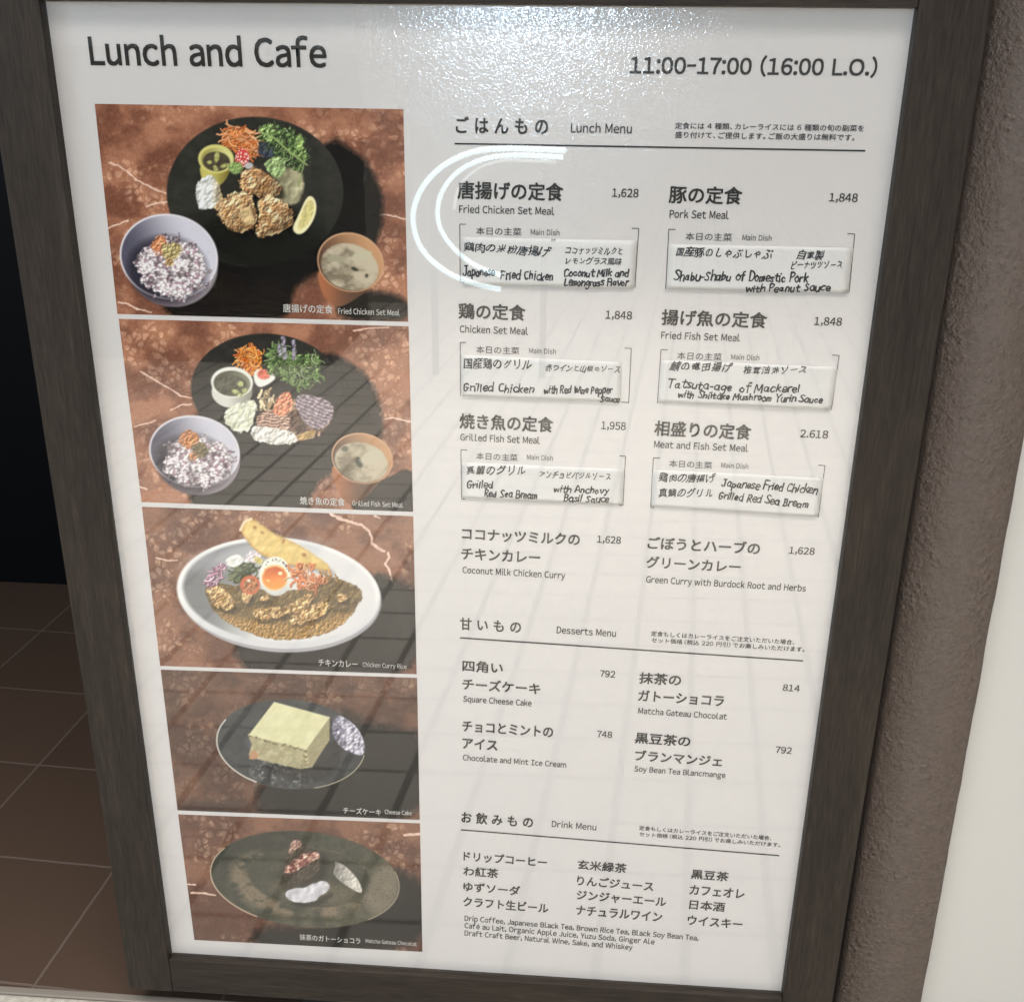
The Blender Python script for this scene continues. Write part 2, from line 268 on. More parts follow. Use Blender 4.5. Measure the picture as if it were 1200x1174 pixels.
    s.put(s.poly([(344, 468), (354, 460), (388, 470), (393, 484), (383, 500), (368, 504), (354, 494)], .9, 1), s.bump(s.tone((108, 94, 100), (180, 166, 172), wv * .5 + .3), 4, 18), 'grilled_fish')
    s.put(s.poly([(292, 506), (300, 498), (322, 502), (342, 505), (352, 517), (334, 522), (316, 520), (297, 516)], .9, 2, 5), s.bump((214, 208, 198), 6, 34), 'grilled_fish')
    s.put(s.poly([(345, 512), (358, 506), (372, 503), (368, 512), (352, 517)], 1), s.bump((170, 140, 96), 4, 24), 'grilled_fish')
    s.put(s.poly([(318, 482), (325, 466), (338, 456), (344, 470), (340, 484), (328, 489)], 1, 2, 4), s.bump(s.tone((190, 96, 72), (228, 160, 126), fbm(s.x / 4, s.y / 4, 21)), 3, 34, 3, 2, 4), 'salsa')
    s.bowl(228, 529, 53.5, 42, 8, (232, 541, 40, 30), [(222, 515, 12, (140, 84, 50), (200, 140, 96)), (234, 527, 10, (72, 62, 44), (126, 112, 82)), (226, 535, 5, (150, 104, 70), (180, 130, 100))])
    s.cup(424.5, 537, 36.5, 29.5, 14, ((404, 590), (420, 592)), [(421, 542, 4, 6, -20, (66, 68, 58)), (404, 526, 4, 3, 0, (92, 88, 74)), (436, 536, 14, 8, -20, (178, 170, 148))])

def photo_curry(s):
    s.marble(1.4, .80)
    s.vein([(389, 602), (398, 607), (411, 611), (424, 615), (433, 621), (436, 629), (437, 636), (443, 642), (451, 646)], 3, jit=1.5)
    s.vein([(455, 648), (457, 653), (452, 660), (457, 668), (460, 680), (463, 696)], 2.6, jit=1.5); s.vein([(463, 710), (467, 722), (475, 738)], 1.6); s.vein([(183, 653), (196, 657), (208, 656)], 1.6); s.vein([(440, 604), (446, 607)], 2)
    s.mul(s.poly([(440, 668), (462, 680), (495, 690), (495, 800), (298, 795), (286, 775), (272, 760), (300, 740)], 5, 5), SHADOW)
    s.put(s.ell(329, 698, 119, 66, 4, .8), (158, 156, 160), 'plate')
    s.put(s.ell(327, 694.5, 119.5, 65, 4, .8), s.tone((222, 221, 218), (196, 195, 196), sstep(680, 760, s.y)), 'plate')
    t = sstep(215, 420, s.x + .4 * (s.y - 690))
    s.put(s.ell(328, 693, 113, 59, 4, 1.4), s.tone((112, 113, 114), (206, 204, 203), sstep(.0, .62, t) ), 'plate')
    s.put(s.ell(300, 650, 70, 14, -8, 6) * .6, (176, 176, 182))
    # curry with chicken pieces
    cur = [(240, 690), (246, 708), (258, 722), (278, 735), (304, 746), (334, 750), (366, 747), (394, 738), (414, 720), (426, 700), (424, 688), (404, 680), (384, 674), (362, 690), (330, 692), (300, 690), (268, 684), (250, 684)]
    base = s.tone((70, 58, 38), (128, 104, 66), fbm(s.x / 6, s.y / 5, 35)); s.put(s.poly(cur, 1, 2), s.bump(base, 4, 24), 'curry')
    band = sstep(724, 738, s.y + 6 * fbm(s.x / 8, s.y / 8, 36) + .0016 * (s.x - 335) ** 2)
    s.put(s.poly(cur, 1, 2) * band, s.bump(s.tone((116, 88, 48), (176, 138, 86), fbm(s.x / 2.4, s.y / 2.4, 37, 3)), 2.2, 26), 'curry')
    for k, P in enumerate(([(242, 688), (254, 684), (268, 692), (278, 706), (272, 716), (256, 712), (246, 700)], [(282, 696), (292, 690), (298, 702), (288, 708)], [(294, 716), (312, 710), (334, 712), (350, 702), (366, 694), (372, 700), (354, 716), (330, 722), (304, 728)], [(338, 724), (356, 712), (378, 704), (390, 708), (378, 722), (358, 730), (342, 732)], [(392, 696), (404, 694), (410, 702), (398, 706)], [(306, 698), (318, 698), (316, 704), (304, 704)])):
        s.mul(s.poly([(x + 3, y + 4) for x, y in P], 2, 2) * .7, (.45, .43, .4))
        s.put(s.poly(P, .9, 3, 4), s.bump(s.bump(s.tone((128, 96, 58), (200, 164, 116), sstep(.3, .7, fbm(s.x / 3.5, s.y / 3.5, 40 + k))), 2, 22, 4, k), 6, 28, 2, k + 9), 'curry_chicken')
    s.strands([(274, 664), (296, 656), (308, 662), (300, 680), (282, 684), (270, 676)], 40, [(74, 88, 58), (58, 70, 44), (104, 116, 78)], (1.2, 2.6), (6, 14), (120, 200), 'greens')
    s.strands([(241, 684), (246, 672), (258, 662), (266, 664), (262, 678), (254, 688)], 46, [(176, 120, 150), (206, 160, 184), (140, 84, 118), (214, 190, 200)], (.8, 1.6), (6, 14), (100, 170), 'purple_cabbage')
    s.put(s.ell(276, 657, 10.5, 7, -12, .9, .4), s.bump((224, 221, 214), 6, 20), 'potato_salad'); s.put(s.poly([(286, 656), (294, 646), (304, 645), (310, 652), (302, 658), (292, 660)], 1, 2), s.bump((206, 194, 200), 4, 24), 'potato_salad'); s.put(s.ell(304, 656, 6, 4, 30, 1, .5), s.bump((186, 172, 110), 3, 24), 'potato_salad')
    s.put(s.ell(294.5, 685, 11.8, 11, 0, .8), (192, 98, 66), 'tomato'); s.put(s.ell(294.5, 685.5, 9, 8, 0, 1, .3), s.bump(s.tone((134, 76, 48), (178, 126, 84), fbm(s.x / 3, s.y / 3, 50)), 3, 30), 'tomato'); s.put(s.ell(293, 680, 2, 1.5, 0, .7), (240, 220, 200), 'tomato')
    # naan, egg, carrot
    P = [(282, 622), (287, 610), (295, 607), (307, 613), (321, 625), (338, 632), (359, 643), (371, 652), (382, 659), (391, 669), (380, 669), (366, 664), (346, 664), (330, 658), (311, 652), (298, 642), (290, 631)]
    s.mul(s.poly([(x + 5, y + 5) for x, y in P], 3, 1) * .6, (.55, .52, .5))
    s.put(s.poly(P, .9, 1), (178, 132, 78), 'flatbread'); s.put(s.poly([(x * .965 + 11.8, y * .93 + 44.5) for x, y in P], 2.4, 1.5), s.bump(s.tone((198, 168, 100), (220, 196, 132), fbm(s.x / 9, s.y / 6, 55)), 8, 6, 2), 'flatbread')
    s.put(s.line([(283, 621), (288, 611), (296, 608)], 3, 1), (226, 204, 170), 'flatbread')
    for b in ((309, 624, 2, 1.4), (334, 634, 1.6, 2.6), (358, 650, 3, 2.4), (300, 618, 2, 2)): s.put(s.ell(*b, 20, 1.2), (160, 110, 62), 'flatbread')
    s.put(s.ell(324.5, 675, 19, 23, -6, .8), s.tone((226, 221, 208), (196, 194, 190), sstep(672, 698, s.y)), 'boiled_egg')
    s.put(s.ell(323.5, 676.5, 15.2, 14.8, 0, .9, .15), (226, 176, 110), 'boiled_egg'); s.put(s.ell(323.5, 677, 13.6, 13, 0, 1, .2), s.tone((186, 84, 40), (236, 148, 74), sstep(662, 690, s.y + 8 * fbm(s.x / 5, s.y / 5, 58) - 3)), 'boiled_egg')
    s.put(s.ell(330, 671.5, 2.4, 2, 0, .7), (255, 226, 180), 'boiled_egg'); s.put(s.ell(316, 680, 1.8, 1.4, 0, .7), (250, 190, 130), 'boiled_egg')
    for k in range(26): a = s.rng.uniform(-.2, 1.9); s.put(s.ell(324 + 17 * math.sin(a - .6), 676 - 20.5 * math.cos(a - .6) + s.rng.uniform(-2, 2), .7, .6, 0, .5) * .8, (60, 54, 46), 'boiled_egg')
    s.strands([(344, 668), (352, 661), (364, 664), (372, 672), (380, 682), (374, 694), (362, 690), (350, 686), (344, 678)], 40, [(220, 144, 98), (236, 178, 136), (186, 104, 64), (206, 122, 80)], (1.4, 2.4), (10, 22), (0, 180), 'shredded_carrot', 2.2)
    s.strands([(374, 668), (388, 670), (400, 678), (392, 682), (378, 676)], 16, [(190, 140, 80), (150, 110, 60)], (1, 2), (4, 8), (0, 90), 'shredded_carrot')

def photo_cheesecake(s):
    s.marble(1.1, .60)
    s.mul(s.poly([(392, 826), (428, 846), (462, 852), (500, 860), (500, 970), (318, 962), (292, 930), (330, 905), (420, 900)], 7, 6), SHADOW)
    s.mul(s.poly([(196, 935), (330, 940), (330, 970), (196, 965)], 6, 3) * .6, (.5, .5, .5))
    m = s.ell(341, 872, 87.5, 52.5, 5, .8)
    n = fbm(s.x / 12, s.y / 10, 70); s.put(m, s.tone((38, 41, 43), (62, 65, 66), n), 'glass_plate')
    sp = voro(s.x / 3.4, s.y / 3.4, 71); s.mul(m * (sp[0] < .16) * .6, (.5, .5, .5))
    s.put(m * s.ell(330, 906, 34, 14, 6, 5) * sstep(.5, .7, fbm(s.x / 5, s.y / 4, 72)) * .7, (150, 152, 150)); s.put(m * s.ell(304, 868, 12, 10, 0, 5) * .5, (120, 116, 134))
    s.arc((341, 872, 87, 52, 5), 115, 205, 1.7, (186, 180, 170), 'glass_plate'); s.arc((341, 872, 87, 52, 5), 6, 68, 1.0, (170, 162, 138), 'glass_plate')
    P = [(393, 837), (404, 840), (416, 849), (424, 860), (428, 874), (426, 886), (412, 882), (400, 876), (394, 868), (388, 856)]
    s.put(s.poly(P, .8), s.bump(s.tone((104, 102, 116), (176, 172, 186), sstep(.3, .65, fbm(s.x / 4.4, s.y / 4.4, 74, 2) + .012 * (s.x - 404))), 3, 30, 3, 0, 5), 'glass_plate')
    # cheesecake
    s.mul(s.poly([(364, 899), (390, 862), (404, 880), (384, 915), (340, 915), (300, 895)], 4, 2) * .75, (.4, .4, .4))
    s.put(s.poly([(291, 860), (295, 872), (292, 884), (304, 890), (330, 896), (352, 901), (359, 877), (320, 868)], .8, 1, smooth=False), s.bump(s.tone((150, 142, 110), (168, 159, 126), sstep(.3, .7, fbm(s.x / 7, s.y / 7, 77))), 4, 4, 2), 'cheesecake')
    s.put(s.poly([(358.5, 877), (386.5, 840), (386.5, 867), (377, 881), (366, 899), (352, 901)], .8, smooth=False), s.bump(s.tone((136, 128, 97), (152, 144, 112), fbm(s.x / 5, s.y / 5, 78)), 4, 4, 2), 'cheesecake')
    s.put(s.poly([(321.5, 822), (387, 840), (359, 878.5), (291.5, 861)], .8, smooth=False), s.bump(s.tone((196, 192, 150), (210, 206, 168), fbm(s.x / 14, s.y / 9, 79)), 9, 2.5, 2), 'cheesecake')
    for k in range(30): t = s.rng.random(); s.put(s.ell(292 + 67 * t + s.rng.normal(), 862.5 + 17 * t + s.rng.normal() * .9, 1.1, .8, 0, .6) * .7, (92, 80, 50), 'cheesecake')
    for k in range(22): t = s.rng.random(); s.put(s.ell(359 + s.rng.normal() * 1.4, 879 + 20 * t, 1, 1, 0, .6) * .7, (196, 186, 146) if k % 2 else (104, 92, 62), 'cheesecake')
    s.put(s.poly([(291, 888), (296, 878), (301, 880), (304, 888), (296, 890)], .9, 1, 3), (172, 128, 94), 'cheesecake')

def photo_gateau(s):
    s.marble(1.3, .72); s.vein([(224, 1046), (236, 1046), (252, 1049)], 2); s.vein([(474, 978), (493, 977)], 3.4, jit=.6); s.vein([(220, 1036), (229, 1037)], 1.6)
    s.mul(s.poly([(448, 1012), (470, 1022), (500, 1030), (500, 1120), (290, 1112), (300, 1084), (380, 1088), (450, 1066)], 7, 6), SHADOW)
    e = [357, 1030, 111.5, 56, 6]
    sp = voro(s.x / 4.5, s.y / 4, 80); spk = (sp[0] < .14) * (sp[2] > .35)
    s.put(s.ell(*e, .8), s.tone((40, 43, 35), (88, 85, 70), sstep(.2, .9, .5 * fbm(s.x / 12, s.y / 10, 81) + .0016 * (s.x - 240) + .0022 * (s.y - 985))), 'plate')
    hl = s.ell(352, 1034, 84, 42, 6, 4) * (1 - s.ell(362, 1028, 71, 34, 6, 1.5))
    s.put(hl * sstep(.35, .7, fbm(s.x / 16, s.y / 10, 82)) * .75, (132, 114, 94)); s.put(s.ell(362, 1028, 71, 34, 6, 1), s.tone((44, 45, 37), (74, 72, 60), fbm(s.x / 14, s.y / 9, 83)), 'plate')
    s.put(s.ell(372, 1046, 48, 14, 6, 5) * .6, (112, 102, 84)); s.put(s.ell(448, 1042, 18, 32, 16, 5) * s.ell(*e, 1) * .55, (134, 120, 104))
    s.mul(s.ell(*e, .8) * spk * .75, (.4, .4, .4))
    s.arc((357, 1030, 111, 55.6, 6), 118, 208, 1.5, (178, 156, 134), 'plate'); s.arc((357, 1030, 111, 55.6, 6), -20, 45, 1.0, (150, 138, 120), 'plate')
    # matcha gateau, cream
    P = [(327, 1040), (330, 1022), (335, 1006), (339, 985), (350, 984), (355, 993), (372, 997), (376, 1006), (372, 1024), (352, 1034), (340, 1050)]
    s.mul(s.poly([(x + 8, y + 5) for x, y in P], 4, 2) * .7, (.4, .4, .4)); s.put(s.poly(P, .9, 1.5), s.bump(s.tone((44, 38, 31), (78, 68, 54), fbm(s.x / 5, s.y / 5, 85)), 3, 20), 'gateau')
    s.put(s.poly([(339, 990), (342, 984), (351, 984), (353, 991), (344, 996), (337, 1002)], .9, 1.5, 3), s.bump((144, 112, 100), 2.6, 30), 'gateau')
    s.put(s.poly([(331, 1018), (344, 1008), (358, 998), (374, 998), (374, 1004), (362, 1012), (346, 1020), (334, 1024)], .9, 2.5, 4), s.bump(s.tone((112, 66, 60), (176, 142, 126), sstep(.35, .65, fbm(s.x / 4, s.y / 4, 86))), 3, 32), 'gateau')
    s.mul(s.poly([(338, 1056), (380, 1050), (388, 1044), (390, 1050), (372, 1062), (346, 1062)], 2) * .6, (.4, .4, .4))
    s.put(s.poly([(332, 1047), (340, 1041), (356, 1040), (368, 1034), (380, 1031), (386, 1036), (384, 1044), (374, 1050), (368, 1056), (350, 1058), (338, 1055)], .9, 1, 5), s.bump((190, 188, 193), 9, 18, 2), 'cream')
    s.put(s.poly([(391.5, 1008), (404, 1014), (416, 1026), (423, 1038), (424, 1047), (414, 1043), (400, 1034), (389, 1024), (392, 1016)], .8), s.bump(s.tone((132, 128, 122), (196, 190, 180), sstep(392, 418, s.x)), 4, 16), 'cream')

PHOTOS = [((111, 121.9), (472.7, 128.3), (137.7, 368), (478.3, 377.2)), ((139, 373.7), (478.9, 382.5), (165.9, 588.2), (484.1, 599.7)), ((166.3, 593.7), (484.3, 604.7), (187.7, 780), (488.3, 789.8)), ((188.3, 784.3), (488.8, 794), (208.1, 949.1), (491.9, 960.3)), ((208.7, 953.7), (492.2, 964.3), (227.8, 1100.8), (495, 1114.7))]
PAINT = [photo_chicken, photo_grilled_fish, photo_curry, photo_cheesecake, photo_gateau]
PRINT_GAIN = 1.28

# ---------- MATERIALS ----------
def mat(name, col, rough=.5, spec=.5, **k):
    m = bpy.data.materials.new(name); m.use_nodes = True; b = m.node_tree.nodes['Principled BSDF']
    b.inputs['Base Color'].default_value = (*col, 1); b.inputs['Roughness'].default_value = rough; b.inputs['Specular IOR Level'].default_value = spec
    for a, v in k.items(): b.inputs[a].default_value = v
    return m
def N(m, t, **props):
    n = m.node_tree.nodes.new(t)
    for a, v in props.items(): setattr(n, a, v)
    return n
def L(m, a, b): m.node_tree.links.new(a, b)
def bsdf(m): return m.node_tree.nodes['Principled BSDF']
def coords(m, scale=(1, 1, 1), rot=(0, 0, 0), src='Object'):
    t = N(m, 'ShaderNodeTexCoord'); p = N(m, 'ShaderNodeMapping'); L(m, t.outputs[src], p.inputs[0]); p.inputs['Scale'].default_value = scale; p.inputs['Rotation'].default_value = rot; return p.outputs[0]
def noise(m, vec, scale, detail=4, rough=.55, dist=0):
    n = N(m, 'ShaderNodeTexNoise'); L(m, vec, n.inputs['Vector']); n.inputs['Scale'].default_value = scale; n.inputs['Detail'].default_value = detail; n.inputs['Roughness'].default_value = rough; n.inputs['Distortion'].default_value = dist; return n.outputs['Fac']
def ramp(m, fac, stops):
    r = N(m, 'ShaderNodeValToRGB'); L(m, fac, r.inputs[0]); e = r.color_ramp.elements
    while len(e) < len(stops): e.new(.5)
    for q, (p, c) in zip(e, stops): q.position = p; q.color = (*c, 1) if len(c) == 3 else c
    return r.outputs[0]
def bump(m, h, strength, dist): 
    b = N(m, 'ShaderNodeBump'); L(m, h, b.inputs['Height']); b.inputs['Strength'].default_value = strength; b.inputs['Distance'].default_value = dist; L(m, b.outputs[0], bsdf(m).inputs['Normal']); return b
def math_(m, op, a, b=None, c=None):
    n = N(m, 'ShaderNodeMath', operation=op)
    for i, v in enumerate((a, b, c)):
        if v is None: continue
        if isinstance(v, (int, float)): n.inputs[i].default_value = v
        else: L(m, v, n.inputs[i])
    return n.outputs[0]
def mixc(m, fac, a, b, blend='MIX'):
    n = N(m, 'ShaderNodeMix', data_type='RGBA', blend_type=blend)
    for s, v in ((n.inputs[0], fac), (n.inputs[6], a), (n.inputs[7], b)):
        if isinstance(v, (int, float)): s.default_value = v
        elif isinstance(v, tuple): s.default_value = (*v, 1)
        else: L(m, v, s)
    return n.outputs[2]
def wood(name, along):
    m = mat(name, (.05, .042, .036), .5, .16)
    sc = [26, 26, 26]; sc[along] = 2.2; v = coords(m, tuple(sc)); n1 = noise(m, v, 2.6, 6, .62, .6)
    sc2 = [190, 190, 190]; sc2[along] = 16; v2 = coords(m, tuple(sc2)); n2 = noise(m, v2, 2.2, 3, .6)
    v3 = coords(m); n3 = noise(m, v3, 4, 3)
    c = ramp(m, n1, [(.28, (.0150, .0112, .0082)), (.5, (.0240, .0186, .0140)), (.74, (.0375, .0292, .0224))])
    c2 = ramp(m, n2, [(.34, (.60, .59, .58)), (.5, (.97, .96, .95)), (.66, (1.38, 1.36, 1.33))])
    c = mixc(m, 1.0, c, c2, 'MULTIPLY'); c = mixc(m, .25, c, ramp(m, n3, [(.3, (.030, .028, .026)), (.7, (.050, .041, .033))]))
    L(m, c, bsdf(m).inputs['Base Color']); bump(m, math_(m, 'ADD', n1, n2), .35, .0006); L(m, math_(m, 'MULTIPLY_ADD', n2, .25, .36), bsdf(m).inputs['Roughness']); return m
WOOD_V = wood('dark_wood_upright_grain', 2); WOOD_H = wood('dark_wood_level_grain', 0)

def coat(m, strength=1.0, dist=.00023, ior=1.45):
    """clear plastic laminate over the print: only its gloss layer has the orange peel that breaks highlights into sparkles"""
    s = bsdf(m); s.inputs['Specular IOR Level'].default_value = .0; s.inputs['Coat Weight'].default_value = .8; s.inputs['Coat Roughness'].default_value = .11; s.inputs['Coat IOR'].default_value = ior
    v = coords(m); a = noise(m, v, 500, 2, .5, .4); q = noise(m, v, 180, 2); n = N(m, 'ShaderNodeBump'); L(m, math_(m, 'ADD', math_(m, 'MULTIPLY', a, .8), q), n.inputs['Height'])
    n.inputs['Strength'].default_value = strength; n.inputs['Distance'].default_value = dist; L(m, n.outputs[0], s.inputs['Coat Normal'])
PAPER = mat('laminated_paper', (.69, .675, .655), .14, .5); coat(PAPER, ior=1.85)
pv = coords(PAPER); pn = noise(PAPER, pv, 3.0, 4); L(PAPER, ramp(PAPER, pn, [(.3, (.658, .634, .627)), (.7, (.674, .652, .646))]), bsdf(PAPER).inputs['Base Color'])
INK = mat('grey_black_ink', (.034, .033, .031), .22, .5); coat(INK)
INK_SOFT = mat('soft_grey_ink', (.10, .098, .092), .25, .5)
WHITE_INK = mat('white_print', (.62, .61, .58), .22, .5)
PRINT = mat('photo_print', (1, 1, 1), .18, .5); coat(PRINT)
_a = N(PRINT, 'ShaderNodeVertexColor', layer_name='print'); L(PRINT, _a.outputs[0], bsdf(PRINT).inputs['Base Color'])
SLIP = mat('slip_paper', (.70, .69, .67), .28, .5); sv = coords(SLIP); sn = noise(SLIP, sv, 24, 3); bump(SLIP, sn, .25, .002)
L(SLIP, ramp(SLIP, noise(SLIP, sv, 8, 3), [(.3, (.68, .668, .652)), (.7, (.70, .688, .674))]), bsdf(SLIP).inputs['Base Color'])
PEN = mat('black_marker', (.018, .018, .02), .35, .4)
# clear acrylic: mirror-like at grazing angles (Schlick), see-through otherwise
ACR = bpy.data.materials.new('clear_acrylic'); ACR.use_nodes = True; nt = ACR.node_tree; nt.nodes.remove(nt.nodes['Principled BSDF'])
tr = N(ACR, 'ShaderNodeBsdfTransparent'); go = N(ACR, 'ShaderNodeBsdfGlossy'); mx = N(ACR, 'ShaderNodeMixShader'); ge = N(ACR, 'ShaderNodeNewGeometry'); dp = N(ACR, 'ShaderNodeVectorMath', operation='DOT_PRODUCT')
L(ACR, ge.outputs['Incoming'], dp.inputs[0]); L(ACR, ge.outputs['Normal'], dp.inputs[1]); go.inputs['Roughness'].default_value = .014; tr.inputs[0].default_value = (.985, .99, .985, 1)
f_ = math_(ACR, 'MULTIPLY_ADD', math_(ACR, 'POWER', math_(ACR, 'SUBTRACT', 1.0, math_(ACR, 'ABSOLUTE', dp.outputs['Value'])), 5.0), .955, .043)
L(ACR, f_, mx.inputs[0]); L(ACR, tr.outputs[0], mx.inputs[1]); L(ACR, go.outputs[0], mx.inputs[2]); L(ACR, mx.outputs[0], nt.nodes['Material Output'].inputs[0])
av = coords(ACR); ab = N(ACR, 'ShaderNodeBump'); L(ACR, noise(ACR, av, 3.2, 2), ab.inputs['Height']); ab.inputs['Strength'].default_value = .02; ab.inputs['Distance'].default_value = .002; L(ACR, ab.outputs[0], go.inputs['Normal'])
DARK = mat('black_backing', (.012, .012, .012), .7)
RUBBER = mat('black_rubber', (.012, .012, .012), .8)

def grid_floor(name, colA, colB, joint, p, q, wp, wq, rough, bmp=.3, sp=.5):
    """tiles: p = (ax, ay, offset, pitch) and q likewise give the two joint families in floor metres"""
    m = mat(name, colA, rough, sp); t = N(m, 'ShaderNodeTexCoord'); s = N(m, 'ShaderNodeSeparateXYZ'); L(m, t.outputs['Object'], s.inputs[0]); X, Y = s.outputs[0], s.outputs[1]
    wob = math_(m, 'MULTIPLY', math_(m, 'SUBTRACT', noise(m, t.outputs['Object'], 30, 2), .5), .0025)
    def fam(a, w):
        v = math_(m, 'ADD', math_(m, 'MULTIPLY', X, a[0]), math_(m, 'MULTIPLY', Y, a[1])); v = math_(m, 'ADD', math_(m, 'SUBTRACT', v, a[2]), wob)
        r = math_(m, 'MULTIPLY', v, 1 / a[3]); cell = math_(m, 'FLOOR', r); fr = math_(m, 'ABSOLUTE', math_(m, 'SUBTRACT', math_(m, 'FRACT', r), .5))
        d = math_(m, 'MULTIPLY', math_(m, 'SUBTRACT', .5, fr), a[3])
        mr = N(m, 'ShaderNodeMapRange', interpolation_type='SMOOTHSTEP'); L(m, d, mr.inputs[0]); mr.inputs[1].default_value = w * .32; mr.inputs[2].default_value = w * .62; mr.inputs[3].default_value = 1; mr.inputs[4].default_value = 0
        return mr.outputs[0], cell
    jp, cp = fam(p, wp); jq, cq = fam(q, wq); j = math_(m, 'MAXIMUM', jp, jq)
    cb = N(m, 'ShaderNodeCombineXYZ'); L(m, cp, cb.inputs[0]); L(m, cq, cb.inputs[1]); wh = N(m, 'ShaderNodeTexWhiteNoise', noise_dimensions='2D'); L(m, cb.outputs[0], wh.inputs['Vector'])
    g = noise(m, t.outputs['Object'], 60, 6, .7); big = noise(m, t.outputs['Object'], 3, 3)
    f = math_(m, 'ADD', math_(m, 'MULTIPLY', wh.outputs['Value'], .45), math_(m, 'MULTIPLY', math_(m, 'ADD', g, big), .28))
    c = ramp(m, f, [(.15, colA), (.85, colB)]); c = mixc(m, j, c, joint); L(m, c, bsdf(m).inputs['Base Color'])
    h = math_(m, 'SUBTRACT', math_(m, 'MULTIPLY', g, .25), j); bump(m, h, bmp, .002); L(m, math_(m, 'MULTIPLY_ADD', j, .3, rough), bsdf(m).inputs['Roughness']); return m
c3, s3 = math.cos(math.radians(3)), math.sin(math.radians(3))
TILE = grid_floor('brown_floor_tile', (.060, .038, .026), (.076, .049, .034), (.100, .073, .057), (c3, -s3, .0185, .2345), (s3, c3, .002, .213), .004, .004, .42, .4)
PAVER = grid_floor('grey_paver', (.39, .362, .315), (.475, .445, .39), (.165, .154, .135), (1, .098, .014, .1115), (.03, 1, -.498, .1105), .013, .0075, .75, .5)

STUCCO = mat('brown_trowelled_paint', (.12, .092, .075), .38, .5); sv = coords(STUCCO)
h1 = noise(STUCCO, sv, 210, 4, .6); h2 = noise(STUCCO, sv, 26, 3, .5, .6); h3 = noise(STUCCO, sv, 420, 2)
vo = N(STUCCO, 'ShaderNodeTexVoronoi', feature='SMOOTH_F1'); L(STUCCO, sv, vo.inputs['Vector']); vo.inputs['Scale'].default_value = 190
gr = math_(STUCCO, 'POWER', math_(STUCCO, 'SUBTRACT', 1.0, vo.outputs['Distance']), 3.0); msk = math_(STUCCO, 'SMOOTH_MIN', math_(STUCCO, 'MULTIPLY', math_(STUCCO, 'MAXIMUM', math_(STUCCO, 'SUBTRACT', h2, .42), 0.0), 5.0), 1.0, .2)
hh = math_(STUCCO, 'ADD', math_(STUCCO, 'MULTIPLY', h1, .9), math_(STUCCO, 'ADD', math_(STUCCO, 'MULTIPLY', h3, .15), math_(STUCCO, 'MULTIPLY', gr, math_(STUCCO, 'MULTIPLY', msk, .8))))
bump(STUCCO, hh, .9, .0020); L(STUCCO, ramp(STUCCO, h1, [(.3, (.074, .0555, .044)), (.72, (.110, .085, .069))]), bsdf(STUCCO).inputs['Base Color']); L(STUCCO, math_(STUCCO, 'MULTIPLY_ADD', h3, .34, .20), bsdf(STUCCO).inputs['Roughness'])
CREAM = mat('cream_paint', (.52, .515, .48), .55, .4); cv = coords(CREAM); bump(CREAM, noise(CREAM, cv, 240, 3), .12, .001)
BLACKWALL = mat('black_panel', (.0035, .0035, .004), .5, .08); bw = coords(BLACKWALL); L(BLACKWALL, math_(BLACKWALL, 'MULTIPLY_ADD', noise(BLACKWALL, bw, 14, 3), .3, .3), bsdf(BLACKWALL).inputs['Roughness'])
STEEL = mat('brushed_threshold_metal', (.30, .27, .23), .38, .5, Metallic=.35); tv = coords(STEEL, (3, 160, 160)); bump(STEEL, noise(STEEL, tv, 3, 3), .25, .0006); 
STONE = mat('pale_kerb_stone', (.42, .40, .34), .7); kv = coords(STONE); L(STONE, ramp(STONE, noise(STONE, kv, 120, 5, .7), [(.3, (.30, .285, .235)), (.7, (.50, .48, .42))]), bsdf(STONE).inputs['Base Color'])
PALE = mat('pale_pillar_paint', (.26, .24, .21), .6)
COUNTER = mat('dark_counter_front', (.016, .015, .014), .5)
LED = bpy.data.materials.new('led_tube_glow'); LED.use_nodes = True; lb = LED.node_tree.nodes['Principled BSDF']; lb.inputs['Emission Color'].default_value = (.62, .90, 1.0, 1); lb.inputs['Emission Strength'].default_value = 5.2; lb.inputs['Base Color'].default_value = (.8, .8, .8, 1)
LED_DIM = bpy.data.materials.new('led_tube_dim_glow'); LED_DIM.use_nodes = True; lb = LED_DIM.node_tree.nodes['Principled BSDF']; lb.inputs['Emission Color'].default_value = (.85, .95, 1.0, 1); lb.inputs['Emission Strength'].default_value = 1.2; lb.inputs['Base Color'].default_value = (.8, .8, .8, 1)

# ---------- MESH HELPERS ----------
def thing(o, label, cat, group=None):
    o['label'] = label; o['category'] = cat
    if group: o['group'] = group
    return o
def empty(name, loc, label, cat, group=None):
    o = bpy.data.objects.new(name, None); o.empty_display_size = .05; COL.objects.link(o); o.location = loc; return thing(o, label, cat, group)
def link(name, me, m, parent=None, label=None):
    o = bpy.data.objects.new(name, me)
    if m and not me.materials: me.materials.append(m)
    COL.objects.link(o)
    if parent is not None:
        o.parent = parent
        o.matrix_parent_inverse = Matrix.Translation(-Vector(parent.location))   # every mesh is modelled in scene metres
    if label: o['label'] = label
    return o
def box(name, lo, hi, m, parent=None, bevel=.0, label=None):
    bm = bmesh.new(); bmesh.ops.create_cube(bm, size=1); lo = Vector(lo); hi = Vector(hi)
    for v in bm.verts: v.co = Vector([(lo[i] + hi[i]) / 2 + v.co[i] * (hi[i] - lo[i]) for i in range(3)])
    if bevel: bmesh.ops.bevel(bm, geom=list(bm.edges), offset=bevel, segments=2, profile=.6, affect='EDGES')
    me = bpy.data.meshes.new(name); bm.to_mesh(me); bm.free(); return link(name, me, m, parent, label)
